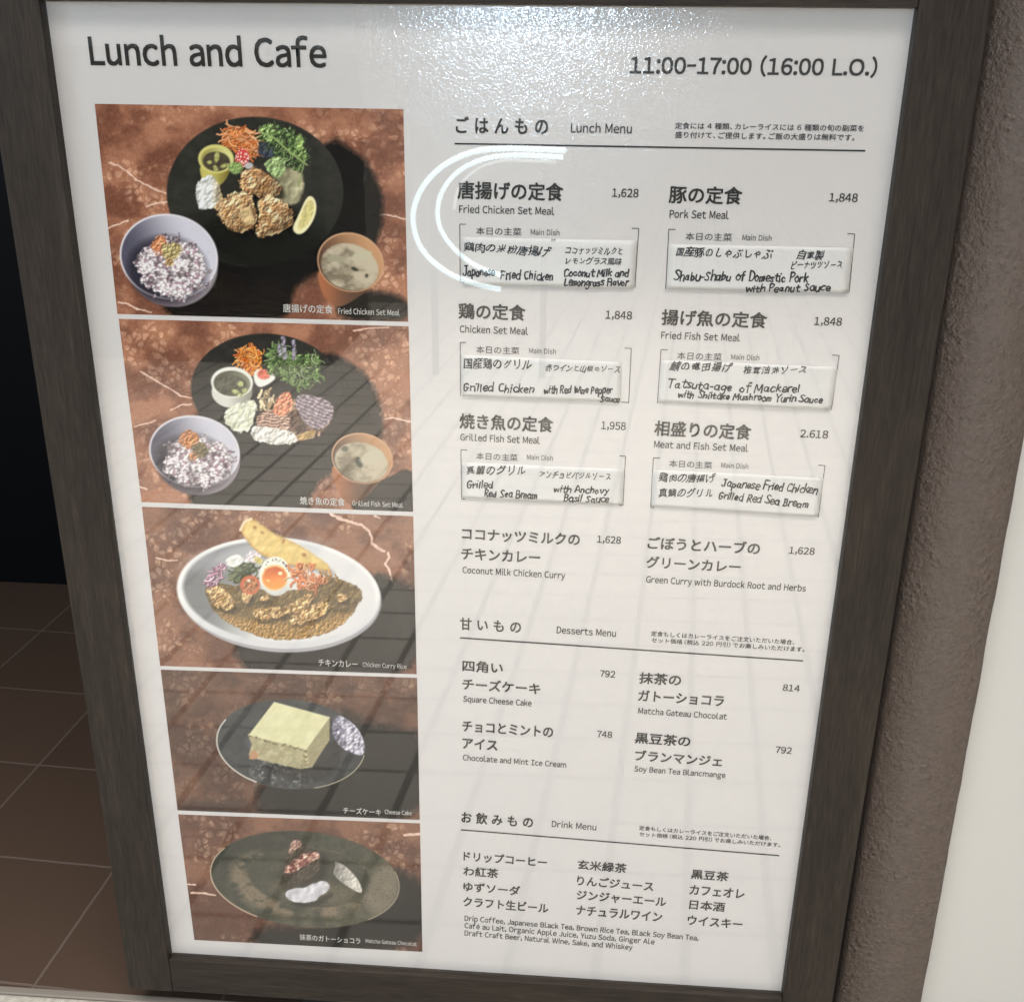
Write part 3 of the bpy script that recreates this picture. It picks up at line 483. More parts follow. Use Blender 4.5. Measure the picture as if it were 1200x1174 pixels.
def np_mesh(name, V, Fc, m, parent=None, label=None, smooth=False):
    me = bpy.data.meshes.new(name); V = np.asarray(V, np.float32); Fc = np.asarray(Fc, np.int32); k = Fc.shape[1]
    me.vertices.add(len(V)); me.vertices.foreach_set('co', V.ravel()); me.loops.add(Fc.size); me.loops.foreach_set('vertex_index', Fc.ravel())
    me.polygons.add(len(Fc)); me.polygons.foreach_set('loop_start', np.arange(0, Fc.size, k, dtype=np.int32)); me.polygons.foreach_set('loop_total', np.full(len(Fc), k, np.int32))
    me.update(calc_edges=True); me.validate(); return link(name, me, m, parent, label)
class Flat:
    """flat printed shapes gathered into one mesh; local x, height z, on the sheet's front face"""
    def __init__(s): s.V = []; s.F = []; s.n = 0
    def add(s, V, F): s.V.append(np.asarray(V, float)); s.F.append(np.asarray(F, int) + s.n); s.n += len(V)
    def bar(s, a, b, w, Y):
        a = np.array(a, float); b = np.array(b, float); d = b - a; d[1] = 0; d /= np.linalg.norm(d); n = np.array([-d[2], 0, d[0]]) * w / 2
        V = [a - n, b - n, b + n, a + n]
        for v in V: v[1] = Y
        s.add(V, [(0, 1, 2), (0, 2, 3)])
    def build(s, name, m, parent, label=None): return np_mesh(name, np.concatenate(s.V), np.concatenate(s.F), m, parent, label)

# ---------- LETTERING ----------
FULL = {c: chr(ord(c) + 0xFEE0) for c in map(chr, range(33, 127))}
GL = {}
def load_glyphs(chars):
    obs = []
    for ch in sorted(chars):
        c = bpy.data.curves.new('glyph', 'FONT'); c.body = ch; c.size = 1; c.resolution_u = 3; o = bpy.data.objects.new('glyph', c); COL.objects.link(o); obs.append((ch, o))
    bpy.context.view_layer.update(); dg = bpy.context.evaluated_depsgraph_get()
    for ch, o in obs:
        me = bpy.data.meshes.new_from_object(o.evaluated_get(dg)); me.calc_loop_triangles()
        V = np.zeros(len(me.vertices) * 3, np.float32); me.vertices.foreach_get('co', V); T = np.zeros(len(me.loop_triangles) * 3, np.int32); me.loop_triangles.foreach_get('vertices', T)
        GL[ch] = (V.reshape(-1, 3)[:, :2].astype(float), T.reshape(-1, 3)); bpy.data.meshes.remove(me)
    for ch, o in obs:
        c = o.data; bpy.data.objects.remove(o); bpy.data.curves.remove(c)
STL = set('BDEFHIKLMNPRbhiklmnpru(['); RNL = set('CGOQcdegoq0689a'); DGL = set('AVWXYTvwxytfj7zZ4')
STR = set('HIMNUdhilmnuj1)'); RNR = set('DOQbopceBCGS035689sa'); DGR = set('AVWXYTvwxytfrkKLEFPR7z')
def layout(text, hand=0):
    V = []; T = []; x = 0.; n = 0
    for ch in text:
        if ch == ' ': x += .34; continue
        if ch == '　': x += 1.; continue
        if ch == '\u200a': x += .32; continue
        latin = ord(ch) < 127 or ch in 'é–'
        if latin:
            g = FULL.get({'é': 'e', '–': '-'}.get(ch, ch)); v, t = GL[g]
            l = .085 if ch in STL else .05 if ch in RNL else .02 if ch in DGL else .055
            r = .08 if ch in STR else .045 if ch in RNR else .02 if ch in DGR else .055
            if ch == '–': v = v * np.array([.55, 1])
            mn, mx_ = v[:, 0].min(), v[:, 0].max(); vv = v + np.array([x + l - mn, 0]); adv = l + mx_ - mn + r
            if ch == 'é':
                k = len(v); c = x + l + (mx_ - mn) / 2; vv = np.vstack([vv, [(c - .03, .56), (c + .02, .56), (c + .13, .70), (c + .05, .70)]]); t = np.vstack([t, [(k, k + 1, k + 2), (k, k + 2, k + 3)]])
        else:
            v, t = GL[ch]; vv = v.copy(); adv = 1.
            if ch in '、。（）': 
                adv = .62
                if ch == '（': vv = vv - np.array([.4, 0])
            if hand:
                c = np.array([.5, .38]); q = vv - c; a = random.uniform(-.12, .12); sc = random.uniform(.78, 1.08)
                q = q @ np.array([[math.cos(a), math.sin(a)], [-math.sin(a), math.cos(a)]]) * sc * np.array([random.uniform(.9, 1.05), random.uniform(.92, 1.06)])
                ph = [random.uniform(0, 6) for _ in range(4)]
                q = q + .042 * np.stack([np.sin(q[:, 1] * 5.5 + ph[0]) + .6 * np.sin(q[:, 0] * 7 + ph[1]), np.sin(q[:, 0] * 5.5 + ph[2]) + .6 * np.sin(q[:, 1] * 8 + ph[3])], 1)
                q[:, 0] += q[:, 1] * .20; vv = q + c + np.array([0, random.uniform(-.04, .04)]); adv = .93
            vv = vv + np.array([x, 0])
        V.append(vv); T.append(t + n); n += len(vv); x += adv
    return np.concatenate(V), np.concatenate(T)
def slope(y): return .0166 + .0000795 * (y - 173) - .000000010 * (y - 173) * (y - 750) if y > 120 else .010
def write(F, text, x0, x1, y, h, Y=-.0004, bold=.012, hand=0, y1=None, surf=None, latin=None):
    """text whose ink runs from x0 to x1 on baseline y (measured in the photograph), letters h high"""
    V, T = layout(text, hand); yr = y + slope(y) * (x1 - x0) if y1 is None else y1
    P0 = at(x0, y, Y); P1 = at(x1, yr, Y); Pt = at(x0, y - h, Y); Hm = abs(Pt[2] - P0[2])
    if latin is None: latin = any(c.isascii() and c.isalpha() for c in text) or all(ord(c) < 127 for c in text)
    if latin: y_lo, y_hi = 0., GL[FULL['H']][0][:, 1].max()
    else: y_lo, y_hi = V[:, 1].min(), V[:, 1].max()
    if not latin and len(set(text) - set('のごはんもぼうと')) >= 0:
        pass
    sx_ = np.hypot(P1[0] - P0[0], P1[2] - P0[2]) / (V[:, 0].max() - V[:, 0].min()); sy = Hm / (y_hi - y_lo)
    Q = np.stack([(V[:, 0] - V[:, 0].min()) * sx_, (V[:, 1] - y_lo) * sy], 1); a = math.atan2(P1[2] - P0[2], P1[0] - P0[0])
    em = sy; k = 0
    for dx, dz in ([(0, 0)] if bold <= 0 else [(-1, -1), (1, -1), (-1, 1), (1, 1)]):
        q = Q + np.array([dx, dz]) * bold * em * .7
        X = P0[0] + q[:, 0] * math.cos(a) - q[:, 1] * math.sin(a); Z = P0[2] + q[:, 0] * math.sin(a) + q[:, 1] * math.cos(a)
        yy = np.full(len(X), Y) - k * .00003 if surf is None else surf(X, Z) - .00025 - k * .00003
        F.add(np.stack([X, yy, Z], 1), T); k += 1
# loose pen strokes for the handwritten roman letters: x 0..10, cap height 10, x-height 6
PENS = {'a': (7, '5,5 3,6 1,4 1,1.5 3,0 5,2 5,6 5,1 6,0'), 'b': (6.5, '1,10 1,0|1,4 3,6 5,4.5 5,1.5 3,0 1,1.5'), 'c': (6, '5,5 3,6 1,4 1,2 3,0 5,1'), 'd': (7, '5,4.5 3,6 1,4 1,1.5 3,0 5,1.5|5,10 5,0'), 'e': (6, '1,3 5,3.5 4,6 2,6 1,4 1,1.5 3,0 5,1'), 'f': (5, '5,9.5 3.5,10 2.5,8 2.5,-1|.5,5.5 5,6'), 'g': (6.5, '5,5 3,6 1,4 1,2 3,1 5,3 5,6 5,-2 3,-4 1,-3'), 'h': (6.5, '1,10 1,0|1,3 3,6 5,5 5,0'), 'i': (3, '1,6 1,0|1.2,8.4 1.4,8.8'), 'k': (6, '1,10 1,0|5,6 1,2.5|2,3.5 5,0'), 'l': (3, '1,10 1,0'), 'm': (8.5, '1,6 1,0|1,4 2.5,6 4,5 4,0|4,4 5.5,6 7,5 7,0'), 'n': (6.5, '1,6 1,0|1,4 3,6 5,5 5,0'), 'o': (6.5, '3,6 1,4 1,2 3,0 5,2 5,4 3,6'), 'p': (6.5, '1,6 1,-4|1,4.5 3,6 5,4.5 5,1.5 3,0 1,1.5'), 'r': (5, '1,6 1,0|1,3.5 2.5,5.5 4.5,6'), 's': (5.5, '4.5,5.5 2.5,6 1,4.8 4.5,2 3,0 .5,.7'), 't': (5.5, '2.5,9 2.5,1 4,0 5,.5|.5,6 5,6'), 'u': (6.5, '1,6 1,1.5 3,0 5,2 5,6 5,0'), 'v': (6, '.5,6 2.8,0 5,6'), 'w': (8.5, '.5,6 2,0 4,5 6,0 7.5,6'), 'y': (6, '.8,6 3,1.5|5,6 2,-3.5 .5,-4'), 'A': (7, '0,0 3,10 6,0|1.2,3.5 5,3.5'), 'B': (7, '1,10 1,0|1,10 4,10 5,8 4,5.5 1,5.2 5,4.5 5.5,2 4,0 1,0'), 'C': (7, '6,9 4,10 1.5,8 1,4 2.5,.5 6,1'), 'D': (7.5, '1,10 1,0|1,10 4,9.5 6,6 5.5,2 3.5,0 1,0'), 'F': (6.5, '1,10 1,0|1,10 6,10|1,5.5 5,5.5'), 'G': (7.5, '6,8.5 4,10 1.5,8 .8,4 2.5,.2 5.5,.8 6.2,4.2 6.2,4.4|3.6,4.4 7,4.4'), 'J': (7, '2,10 6,10|4.5,10 4.5,2 3,0 1,.5 .5,2'), 'L': (6.5, '1.5,10 1,0 6,.5'), 'M': (9, '.5,0 1.5,10 4,3 7,10 7.5,0'), 'P': (6.5, '1,10 1,0|1,10 4,10 5.5,8 4,5 1,5'), 'R': (7, '1,10 1,0|1,10 4,10 5.5,8 4,5 1,5|2.5,5 6,0'), 'S': (7, '6,9 3.5,10 1.5,8 5.5,3 4,.2 .5,.8'), 'T': (7.5, '0,10 7,10|3.5,10 3,0'), 'W': (9.5, '.3,10 2.5,0 4.5,8 6.5,0 9,10'), 'Y': (7, '.5,10 3.2,5|6.5,10 3.2,5 2.8,0'), '-': (5, '.5,4 4,4')}
def scrawl(F, text, x0, x1, y, h, Y, surf, y1=None, pen=.00130):
    strokes = []; x = 0.
    for ch in text:
        if ch == ' ': x += 4.2; continue
        adv, s = PENS[ch]; jy = random.uniform(-.9, .9); js = random.uniform(.84, 1.12)
        for st in s.split('|'):
            p = np.array([[float(t) for t in q.split(',')] for q in st.split()]); p = p * js + np.array([x, jy]) + np.random.default_rng(len(strokes) + int(x * 10)).normal(0, .27, p.shape); p[:, 0] += p[:, 1] * .13; strokes.append(p)
        x += adv * random.uniform(.92, 1.04)
    yr = y + slope(y) * (x1 - x0) if y1 is None else y1
    P0 = at(x0, y, Y); P1 = at(x1, yr, Y); Hm = abs(at(x0, y - h, Y)[2] - P0[2]); lo = min(p[:, 0].min() for p in strokes); hi = max(p[:, 0].max() for p in strokes)
    sx_ = np.hypot(P1[0] - P0[0], P1[2] - P0[2]) / (hi - lo); sy = Hm / 10; a = math.atan2(P1[2] - P0[2], P1[0] - P0[0]); k = 0
    for p in strokes:
        n = len(p); t = np.linspace(0, n - 1, (n - 1) * 5 + 1); i = np.clip(t.astype(int), 0, n - 2); f = (t - i)[:, None]
        a0 = p[np.clip(i - 1, 0, n - 1)]; a1 = p[i]; a2 = p[i + 1]; a3 = p[np.clip(i + 2, 0, n - 1)]
        q = .5 * (2 * a1 + (a2 - a0) * f + (2 * a0 - 5 * a1 + 4 * a2 - a3) * f ** 2 + (3 * a1 - a0 - 3 * a2 + a3) * f ** 3)
        q = np.stack([(q[:, 0] - lo) * sx_, q[:, 1] * sy], 1); d = np.gradient(q, axis=0); d /= np.linalg.norm(d, axis=1, keepdims=True) + 1e-9; nn = np.stack([-d[:, 1], d[:, 0]], 1)
        w = pen * .5 * (1 + .2 * np.sin(np.linspace(0, 5, len(q)) + k)); q0 = q.copy(); q0[0] -= d[0] * pen * .4; q0[-1] += d[-1] * pen * .4
        V = np.concatenate([q0 - nn * w[:, None], q0 + nn * w[:, None]]); m_ = len(q)
        X = P0[0] + V[:, 0] * math.cos(a) - V[:, 1] * math.sin(a); Z = P0[2] + V[:, 0] * math.sin(a) + V[:, 1] * math.cos(a)
        yy = surf(X, Z) - .00025 - (k % 6) * .00003; T = [(j, j + 1, m_ + j + 1) for j in range(m_ - 1)] + [(j, m_ + j + 1, m_ + j) for j in range(m_ - 1)]
        F.add(np.stack([X, yy, Z], 1), T); k += 1

# ---------- GROUND AND WALLS ----------
def sheet(name, x0, x1, y0, y1, z, m):
    o = np_mesh(name, [(x0, y0, z), (x1, y0, z), (x1, y1, z), (x0, y1, z)], [(0, 1, 2, 3)], m); o['kind'] = 'structure'; return o
sheet('floor', -5, 5, .0076, 1.2, 0, TILE)
sheet('pavement', -20, 20, -30, -.045, -.004, PAVER)
o = box('kerb', (-5, -.045, -.06), (5, -.0026, .0015), STONE, bevel=.003); o['kind'] = 'structure'
thing(box('threshold_strip', (-4.8, -.0022, -.03), (4.8, .0080, .0030), STEEL, bevel=.0012), 'dull metal strip edging the brown floor tiles at lower left', 'threshold')
thing(box('wall', (-5, 1.10, -.02), (.80, 1.22, 3.0), BLACKWALL), 'plain black wall standing behind the brown tiles at far left', 'wall')
# rough brown wall beside the sign: its edge is slightly uneven, as trowelled paint is
YW = .012; _g0 = at(1164.5, 0, YW); _g1 = at(981.5, 1174, YW); _e0 = at(1200, 535, YW); _e1 = at(1083, 1174, YW)
def GAP(z): return _g1[0] + (_g0[0] - _g1[0]) * (z - _g1[2]) / (_g0[2] - _g1[2])
def rough_wall():
    yf, z1 = YW, 2.6; ns = 130; V = []; F = []; rows = []
    for i in range(ns + 1):
        z = z1 * i / ns; jx = random.uniform(-.0004, .0004) + .0003 * math.sin(z * 57)
        jx2 = random.uniform(-.0006, .0006); x1 = _e1[0] + (_e0[0] - _e1[0]) * (z - _e1[2]) / (_e0[2] - _e1[2]); xg = GAP(z); rows.append([(xg + .004, 1.09, z), (xg, yf + .012, z), (xg + .003 + jx * .5, yf, z), (x1 - .008 + jx * .4, yf + jx2, z), (x1 - .002 + jx, yf + .003, z), (x1 + jx, yf + .010, z), (x1 + jx * .5, 1.12, z)])
    k = len(rows[0]); V = [p for r in rows for p in r]
    for i in range(ns):
        for j in range(k - 1): F.append((i * k + j, i * k + j + 1, (i + 1) * k + j + 1, (i + 1) * k + j))
    return np_mesh('wall', V, F, STUCCO)
thing(rough_wall(), 'rough brown painted wall with a trowelled surface beside the dark frame', 'wall')
thing(box('wall', (_e0[0] - .004, YW + .013, -.02), (3.5, .20, 3.0), CREAM), 'smooth cream wall at the right edge beyond the rough brown wall', 'wall')

# ---------- THE SIGN ----------
YF = -.012; XL, XR, ZT, ZB = -.0815, .7315, at(560, -46, YF)[2] + .012, at(155, 1158.5, YF)[2]
IL, IR = -.0290, .6765; IT = at(560, 5, YF)[2]; IB = at(640, 1152, YF)[2] - .001
sign = empty('menu_stand', (.325, .003, 0), 'dark wood framed menu stand with a clear pane, standing upright on the tiles', 'sign stand')
box('stile', (XL, YF, ZB), (IL, .020, ZT), WOOD_V, sign, .0014); box('stile', (IR, YF, ZB), (XR, .020, ZT), WOOD_V, sign, .0014)
box('rail', (IL + .0002, YF + .0004, IT), (IR - .0002, .0196, ZT - .0004), WOOD_H, sign, .0014); box('rail', (IL + .0002, YF + .0004, ZB + .0004), (IR - .0002, .0196, IB), WOOD_H, sign, .0014)
box('back_board', (IL - .015, .0035, IB - .015), (IR + .015, .0090, IT + .015), DARK, sign)
box('pane', (IL - .004, -.0070, IB - .004), (IR + .004, -.0052, IT + .004), ACR, sign)
for fx in (XL + .22, XR - .22): box('foot', (fx - .02, .0100, .0001), (fx + .02, .016, ZB + .002), RUBBER, sign, .002)

poster = empty('menu_poster', (.325, .0005, (IT + IB) / 2), 'white printed lunch and cafe menu poster behind the clear pane', 'poster')
box('sheet', (IL - .006, 0, IB - .006), (IR + .006, .0030, IT + .006), PAPER, poster)

# printed photographs
H_ = .1786; G_ = .0228; PW = .268; TOP = -FLOOR
NU, NV = 420, 282
LAB = ['printed photo of fried chicken on a dark plate with rice bowl and soup', 'printed photo of grilled fish and salad leaves on a dark plate', 'printed photo of curry with flatbread and halved egg on a white plate', 'printed photo of a square cheesecake slice on a dark glass plate', 'printed photo of chocolate gateau and cream on a grey speckled plate']
CAPS = [[('唐揚げの定食', 332, 390, 366, 10), ('Fried Chicken Set Meal', 396.5, 468.5, 367.8, 6.4)], [('焼き魚の定食', 352, 404, 591, 9.3), ('Grilled Fish Set Meal', 413, 472.5, 592.4, 5.6)], [('チキンカレー', 373.5, 419, 780, 8), ('Chicken Curry Rice', 425, 476.5, 781, 5)], [('チーズケーキ', 402.5, 446.5, 952.5, 7), ('Cheese Cake', 451, 482.5, 953.2, 4.8)], [('抹茶のガトーショコラ', 351.5, 422.5, 1101, 7), ('Matcha Gateau Chocolat', 428.5, 488.5, 1104, 4.4)]]
MENU = [  # (part name, [(text, x0, x1, baseline, letter height, boldness)])
 ('title', [('Lunch and Cafe', 107, 382.5, 76, 32, .026)]), ('opening_hours', [('11:00–17:00 (16:00 L.O.)', 738.5, 1026.5, 86, 18.5, .030)]),
 ('section_heading', [('ご\u200aは\u200aん\u200aも\u200aの', 534.5, 641.8, 156, 19, .026), ('Lunch Menu', 669, 740, 155.5, 10.6, .014), ('定食には 4 種類、カレーライスには 6 種類の旬の副菜を', 791, 1012, 151.3, 7.6, .014), ('盛り付けて、ご提供します。ご飯の大盛りは無料です。', 791, 1001, 162, 7.6, .014)]),
 ('menu_entry', [('唐揚げの定食', 536.5, 659.3, 233, 20.5, .030), ('Fried Chicken Set Meal', 538, 649.5, 249.5, 8.5, .014), ('1,628', 717.2, 748, 230.8, 9.6, .018)]),
 ('menu_entry', [('豚の定食', 783.8, 868.5, 238, 20, .030), ('Pork Set Meal', 784.5, 853.8, 255.3, 8.9, .014), ('1,848', 971.4, 1004.5, 236.2, 9.6, .018)]),
 ('menu_entry', [('鶏の定食', 537.7, 615.2, 373.3, 18, .030), ('Chicken Set Meal', 538.8, 619, 389.6, 8.1, .014), ('1,848', 709.6, 740.2, 373.5, 9.2, .018)]),
 ('menu_entry', [('揚げ魚の定食', 775, 897.5, 380.6, 18, .030), ('Fried Fish Set Meal', 774.6, 866.9, 396.9, 8, .014), ('1,848', 954, 986, 380.8, 9.2, .018)]),
 ('menu_entry', [('焼き魚の定食', 538.8, 647.5, 502, 17.5, .030), ('Grilled Fish Set Meal', 539.4, 632.5, 516, 7.7, .014), ('1,958', 704.4, 733, 502.7, 8.8, .018)]),
 ('menu_entry', [('相盛りの定食', 766.7, 879, 510.4, 17.5, .030), ('Meat and Fish Set Meal', 766.3, 876.5, 524.4, 7.8, .014), ('2.618', 937.5, 969.8, 512.3, 8.8, .018)]),
 ('menu_entry', [('ココナッツミルクの', 541.5, 678.8, 632, 13.5, .030), ('チキンカレー', 540.8, 632.5, 655, 13, .030), ('Coconut Milk Chicken Curry', 542, 662, 671.3, 7.4, .014), ('1,628', 699.6, 727.3, 635.6, 8, .018)]),
 ('menu_entry', [('ごぼうとハーブの', 758.8, 889.6, 642.5, 14, .030), ('グリーンカレー', 757.3, 866.7, 665, 13.5, .030), ('Green Curry with Burdock Root and Herbs', 757, 944, 682.3, 7.4, .014), ('1,628', 924.4, 954, 648.5, 8, .018)]),
 ('section_heading', [('甘\u200aい\u200aも\u200aの', 539, 610, 737.6, 14, .026), ('Desserts Menu', 652.3, 721.5, 741.7, 7.8, .014), ('定食もしくはカレーライスをご注文いただいた場合、', 762.7, 930.6, 745, 5.8, .014), ('セット価格（税込 220 円引）でお楽しみいただけます。', 763.3, 942.5, 752.6, 5.8, .014)]),
 ('menu_entry', [('四角い', 542, 588.8, 786.3, 13, .030), ('チーズケーキ', 542, 632.5, 807.2, 12.6, .030), ('Square Cheese Cake', 543, 622.7, 821.9, 6.8, .014), ('792', 703, 720.6, 792.7, 7.5, .018)]),
 ('menu_entry', [('抹茶の', 748.8, 797.3, 800.4, 13, .030), ('ガトーショコラ', 747.7, 847.3, 820.8, 12.6, .030), ('Matcha Gateau Chocolat', 747.7, 851.5, 835.8, 6.8, .014), ('814', 917, 936.7, 809, 7.5, .018)]),
 ('menu_entry', [('チョコとミントの', 541.9, 647.5, 856.5, 12, .030), ('アイス', 542, 582.5, 876.3, 11.8, .030), ('Chocolate and Mint Ice Cream', 542.5, 663.3, 890.4, 6.3, .014), ('748', 699.6, 717, 863.3, 7.3, .018)]),
 ('menu_entry', [('黒豆茶の', 744, 808, 870.4, 12.5, .030), ('ブランマンジェ', 744, 845.4, 890.4, 12, .030), ('Soy Bean Tea Blancmange', 743.3, 849.8, 903.5, 6.3, .014), ('792', 908.5, 927.3, 881.7, 7.3, .018)]),
 ('section_heading', [('お\u200a飲\u200aみ\u200aも\u200aの', 540.8, 624, 963.4, 12.8, .026), ('Drink Menu', 646.5, 698.5, 968.5, 7, .014), ('定食もしくはカレーライスをご注文いただいた場合、', 748.8, 903.8, 972.3, 5.2, .014), ('セット価格（税込 220 円引）でお楽しみいただけます。', 749, 914, 979.4, 5.2, .014)]),
 ('drink_list', [('ドリップコーヒー', 543.3, 640.4, 1008, 10.8, .026), ('わ紅茶', 543, 583.5, 1025.4, 10.8, .026), ('ゆずソーダ', 543, 609, 1043.5, 10.8, .026), ('クラフト生ビール', 543, 642, 1061, 10.8, .026), ('玄米緑茶', 676.7, 733.5, 1018, 10.8, .026), ('りんごジュース', 676, 765, 1036.4, 10.8, .026), ('ジンジャーエール', 675.6, 779.8, 1053.6, 10.8, .026), ('ナチュラルワイン', 675, 775, 1071.2, 10.8, .026), ('黒豆茶', 809.6, 852.7, 1029, 10.8, .026), ('カフェオレ', 808, 871.5, 1047.2, 10.8, .026), ('日本酒', 807.5, 848.5, 1064.6, 10.8, .026), ('ウイスキー', 805.4, 869, 1082.8, 10.8, .026),
   ('Drip Coffee, Japanese Black Tea, Brown Rice Tea, Black Soy Bean Tea,', 544.4, 818.3, 1078.3, 5.8, .014), ('Café au Lait, Organic Apple Juice, Yuzu Soda, Ginger Ale', 544.4, 766.7, 1086.9, 5.8, .014), ('Draft Craft Beer, Natural Wine, Sake, and Whiskey', 544.4, 740.8, 1095.6, 5.8, .014)]),
]
# bracket corners: left tick end, left top, left foot, foot tick, right tick end, right top, right foot, foot tick
BRK = [((557.9, 611, 275.2, 9), (622, 655.4, 275.4, 6.5), [(546, 263), (538.8, 262.9), (539.4, 331), None], [(740.4, 267.7), (748.5, 268), (744, 337), None]),
       ((803.1, 857.3, 281.5, 9), (869.8, 904, 281.7, 6.5), [(791.7, 269.2), (783.8, 268.8), (780, 339), None], [(993, 274), (1001.5, 274.4), (994.8, 343), None]),
       ((558, 608.5, 413.8, 8.6), (620, 651.3, 414, 6), [(546, 401.4), (539.4, 401.3), (539.6, 464), None], [(731.9, 408), (739.8, 408.3), (736.7, 471.6), (728.5, 471.2)]),
       ((793.3, 845.4, 421, 8.6), (856.5, 889.6, 421.3, 6), [(782.3, 410), (774.6, 409.6), (770.4, 471.9), None], [(975.2, 416), (983.3, 416.5), (974.2, 480.6), None]),
       ((558, 606.5, 538.3, 8.2), (617.5, 647.7, 538.5, 5.8), [(547.5, 527.4), (540.2, 527), (540.8, 584.4), (545, 584.8)], [(725.8, 534), (733, 534.4), (730, 592.3), (726, 592)]),
       ((784, 834, 547.1, 8.2), (844.8, 876.7, 548, 5.8), [(773.5, 536.6), (765.6, 536.3), (762.5, 594.2), (766.5, 594.5)], [(959, 545), (966.7, 545.4), (959, 606), None])]
SLIPS = [('white slip handwritten Japanese Fried Chicken with Coconut Milk and Lemongrass Flavor', [(540.5, 277.6), (747, 281.9), (742.5, 338.2), (541.8, 333.2)],
    [('鶏肉の米粉唐揚げ', 543.3, 646, 296, 13, 302), ('ココナッツミルクと', 662.3, 729, 298, 9.5, None), ('レモングラス風味', 662.7, 728.3, 309.5, 9.3, None)], [('Japanese', 543, 580, 323.3, 10, 322.5), ('Fried Chicken', 587, 647.5, 326.5, 10, 328), ('Coconut Milk and', 661.7, 736.7, 323.4, 8, 324), ('Lemongrass Flavor', 661.7, 736.7, 334.3, 8.4, 334.8)]),
  ('white slip handwritten Shabu-Shabu of Domestic Pork with Peanut Sauce', [(783.4, 285.8), (1000.2, 290.6), (993.5, 343.6), (780.8, 338.4)],
    [('国産豚のしゃぶしゃぶ', 792, 905.6, 301.5, 13, 304), ('自家製', 933.3, 965, 304.2, 11.5, None), ('ピーナッツソース', 926.5, 985.8, 315.6, 9.3, 314.8)], [('Shabu-Shabu of', 789.6, 873, 328.2, 10.3, 329), ('Domestic Pork', 877.8, 946.5, 329.5, 10.3, 330), ('with Peanut Sauce', 874.4, 972.3, 342, 8.4, 340.6)]),
  ('white slip handwritten Grilled Chicken with Red Wine Pepper Sauce', [(540.4, 415.4), (729.2, 424.6), (727, 471), (541.3, 464.3)],
    [('国産鶏のグリル', 543.3, 623, 432, 12.6, 433.8), ('赤ワインと山椒のソース', 639, 726.3, 436, 9.3, 438)], [('Grilled Chicken', 544, 625.8, 458, 9.6, 460.2), ('with Red Wine Pepper', 638, 717.5, 460.4, 8, 460.4), ('Sauce', 703.3, 725.8, 470, 7.2, 471)]),
  ('white slip handwritten Tatsuta-age of Mackerel with Shiitake Mushroom Yurin Sauce', [(774.2, 421.8), (982.6, 430.2), (973.6, 480.3), (770.9, 470.9)],
    [('鯖の竜田揚げ', 784, 858.3, 435, 12.5, 437), ('椎茸油淋ソース', 870.8, 944.4, 438.8, 10.3, 438.4)], [('Tatsuta-age', 783.3, 856.3, 453.6, 9.4, 457.8), ('of Mackerel', 866.7, 936, 458.8, 9.2, 459.6), ('with Shiitake Mushroom Yurin Sauce', 795, 963, 465.4, 7.8, 471.8)]),
  ('white slip handwritten Grilled Red Sea Bream with Anchovy Basil Sauce', [(541, 542), (731.6, 550), (729, 591.8), (541.7, 583.4)],
    [('真鯛のグリル', 547, 615.8, 556, 11.6, 557.4), ('アンチョビバジルソース', 632.5, 715.4, 560, 8.6, 563)], [('Grilled', 548, 577.3, 571.3, 8, 572), ('Red Sea Bream', 568.3, 628.8, 581.4, 7.8, 583.4), ('with Anchovy', 649.6, 713.3, 576.2, 7.4, 578), ('Basil Sauce', 661, 712.7, 586.4, 7.8, 588.6)]),
  ('white slip handwritten Japanese Fried Chicken and Grilled Red Sea Bream', [(765, 550.6), (965.4, 560.2), (958.5, 605.6), (763, 593.6)],
    [('鶏肉の唐揚げ', 771.5, 838, 565, 12, 566.4), ('真鯛のグリル', 771.5, 834.4, 582.4, 10.8, 582.6)], [('Japanese Fried Chicken', 845.8, 957.7, 570, 9.2, 578.4), ('Grilled Red Sea Bream', 842.7, 946, 583.8, 8.6, 595)])]
chars = set()
def need(t):
    for c in t:
        if c in ' 　\u200a': continue
        chars.add(FULL[{'é': 'e', '–': '-'}.get(c, c)] if (ord(c) < 127 or c in 'é–') else c)
for _, ts in MENU:
    for t in ts: need(t[0])
for cs in CAPS:
    for t in cs: need(t[0])
for s_ in SLIPS:
    for t in s_[2]: need(t[0])
need('本日の主菜Main DishH'); load_glyphs(chars)

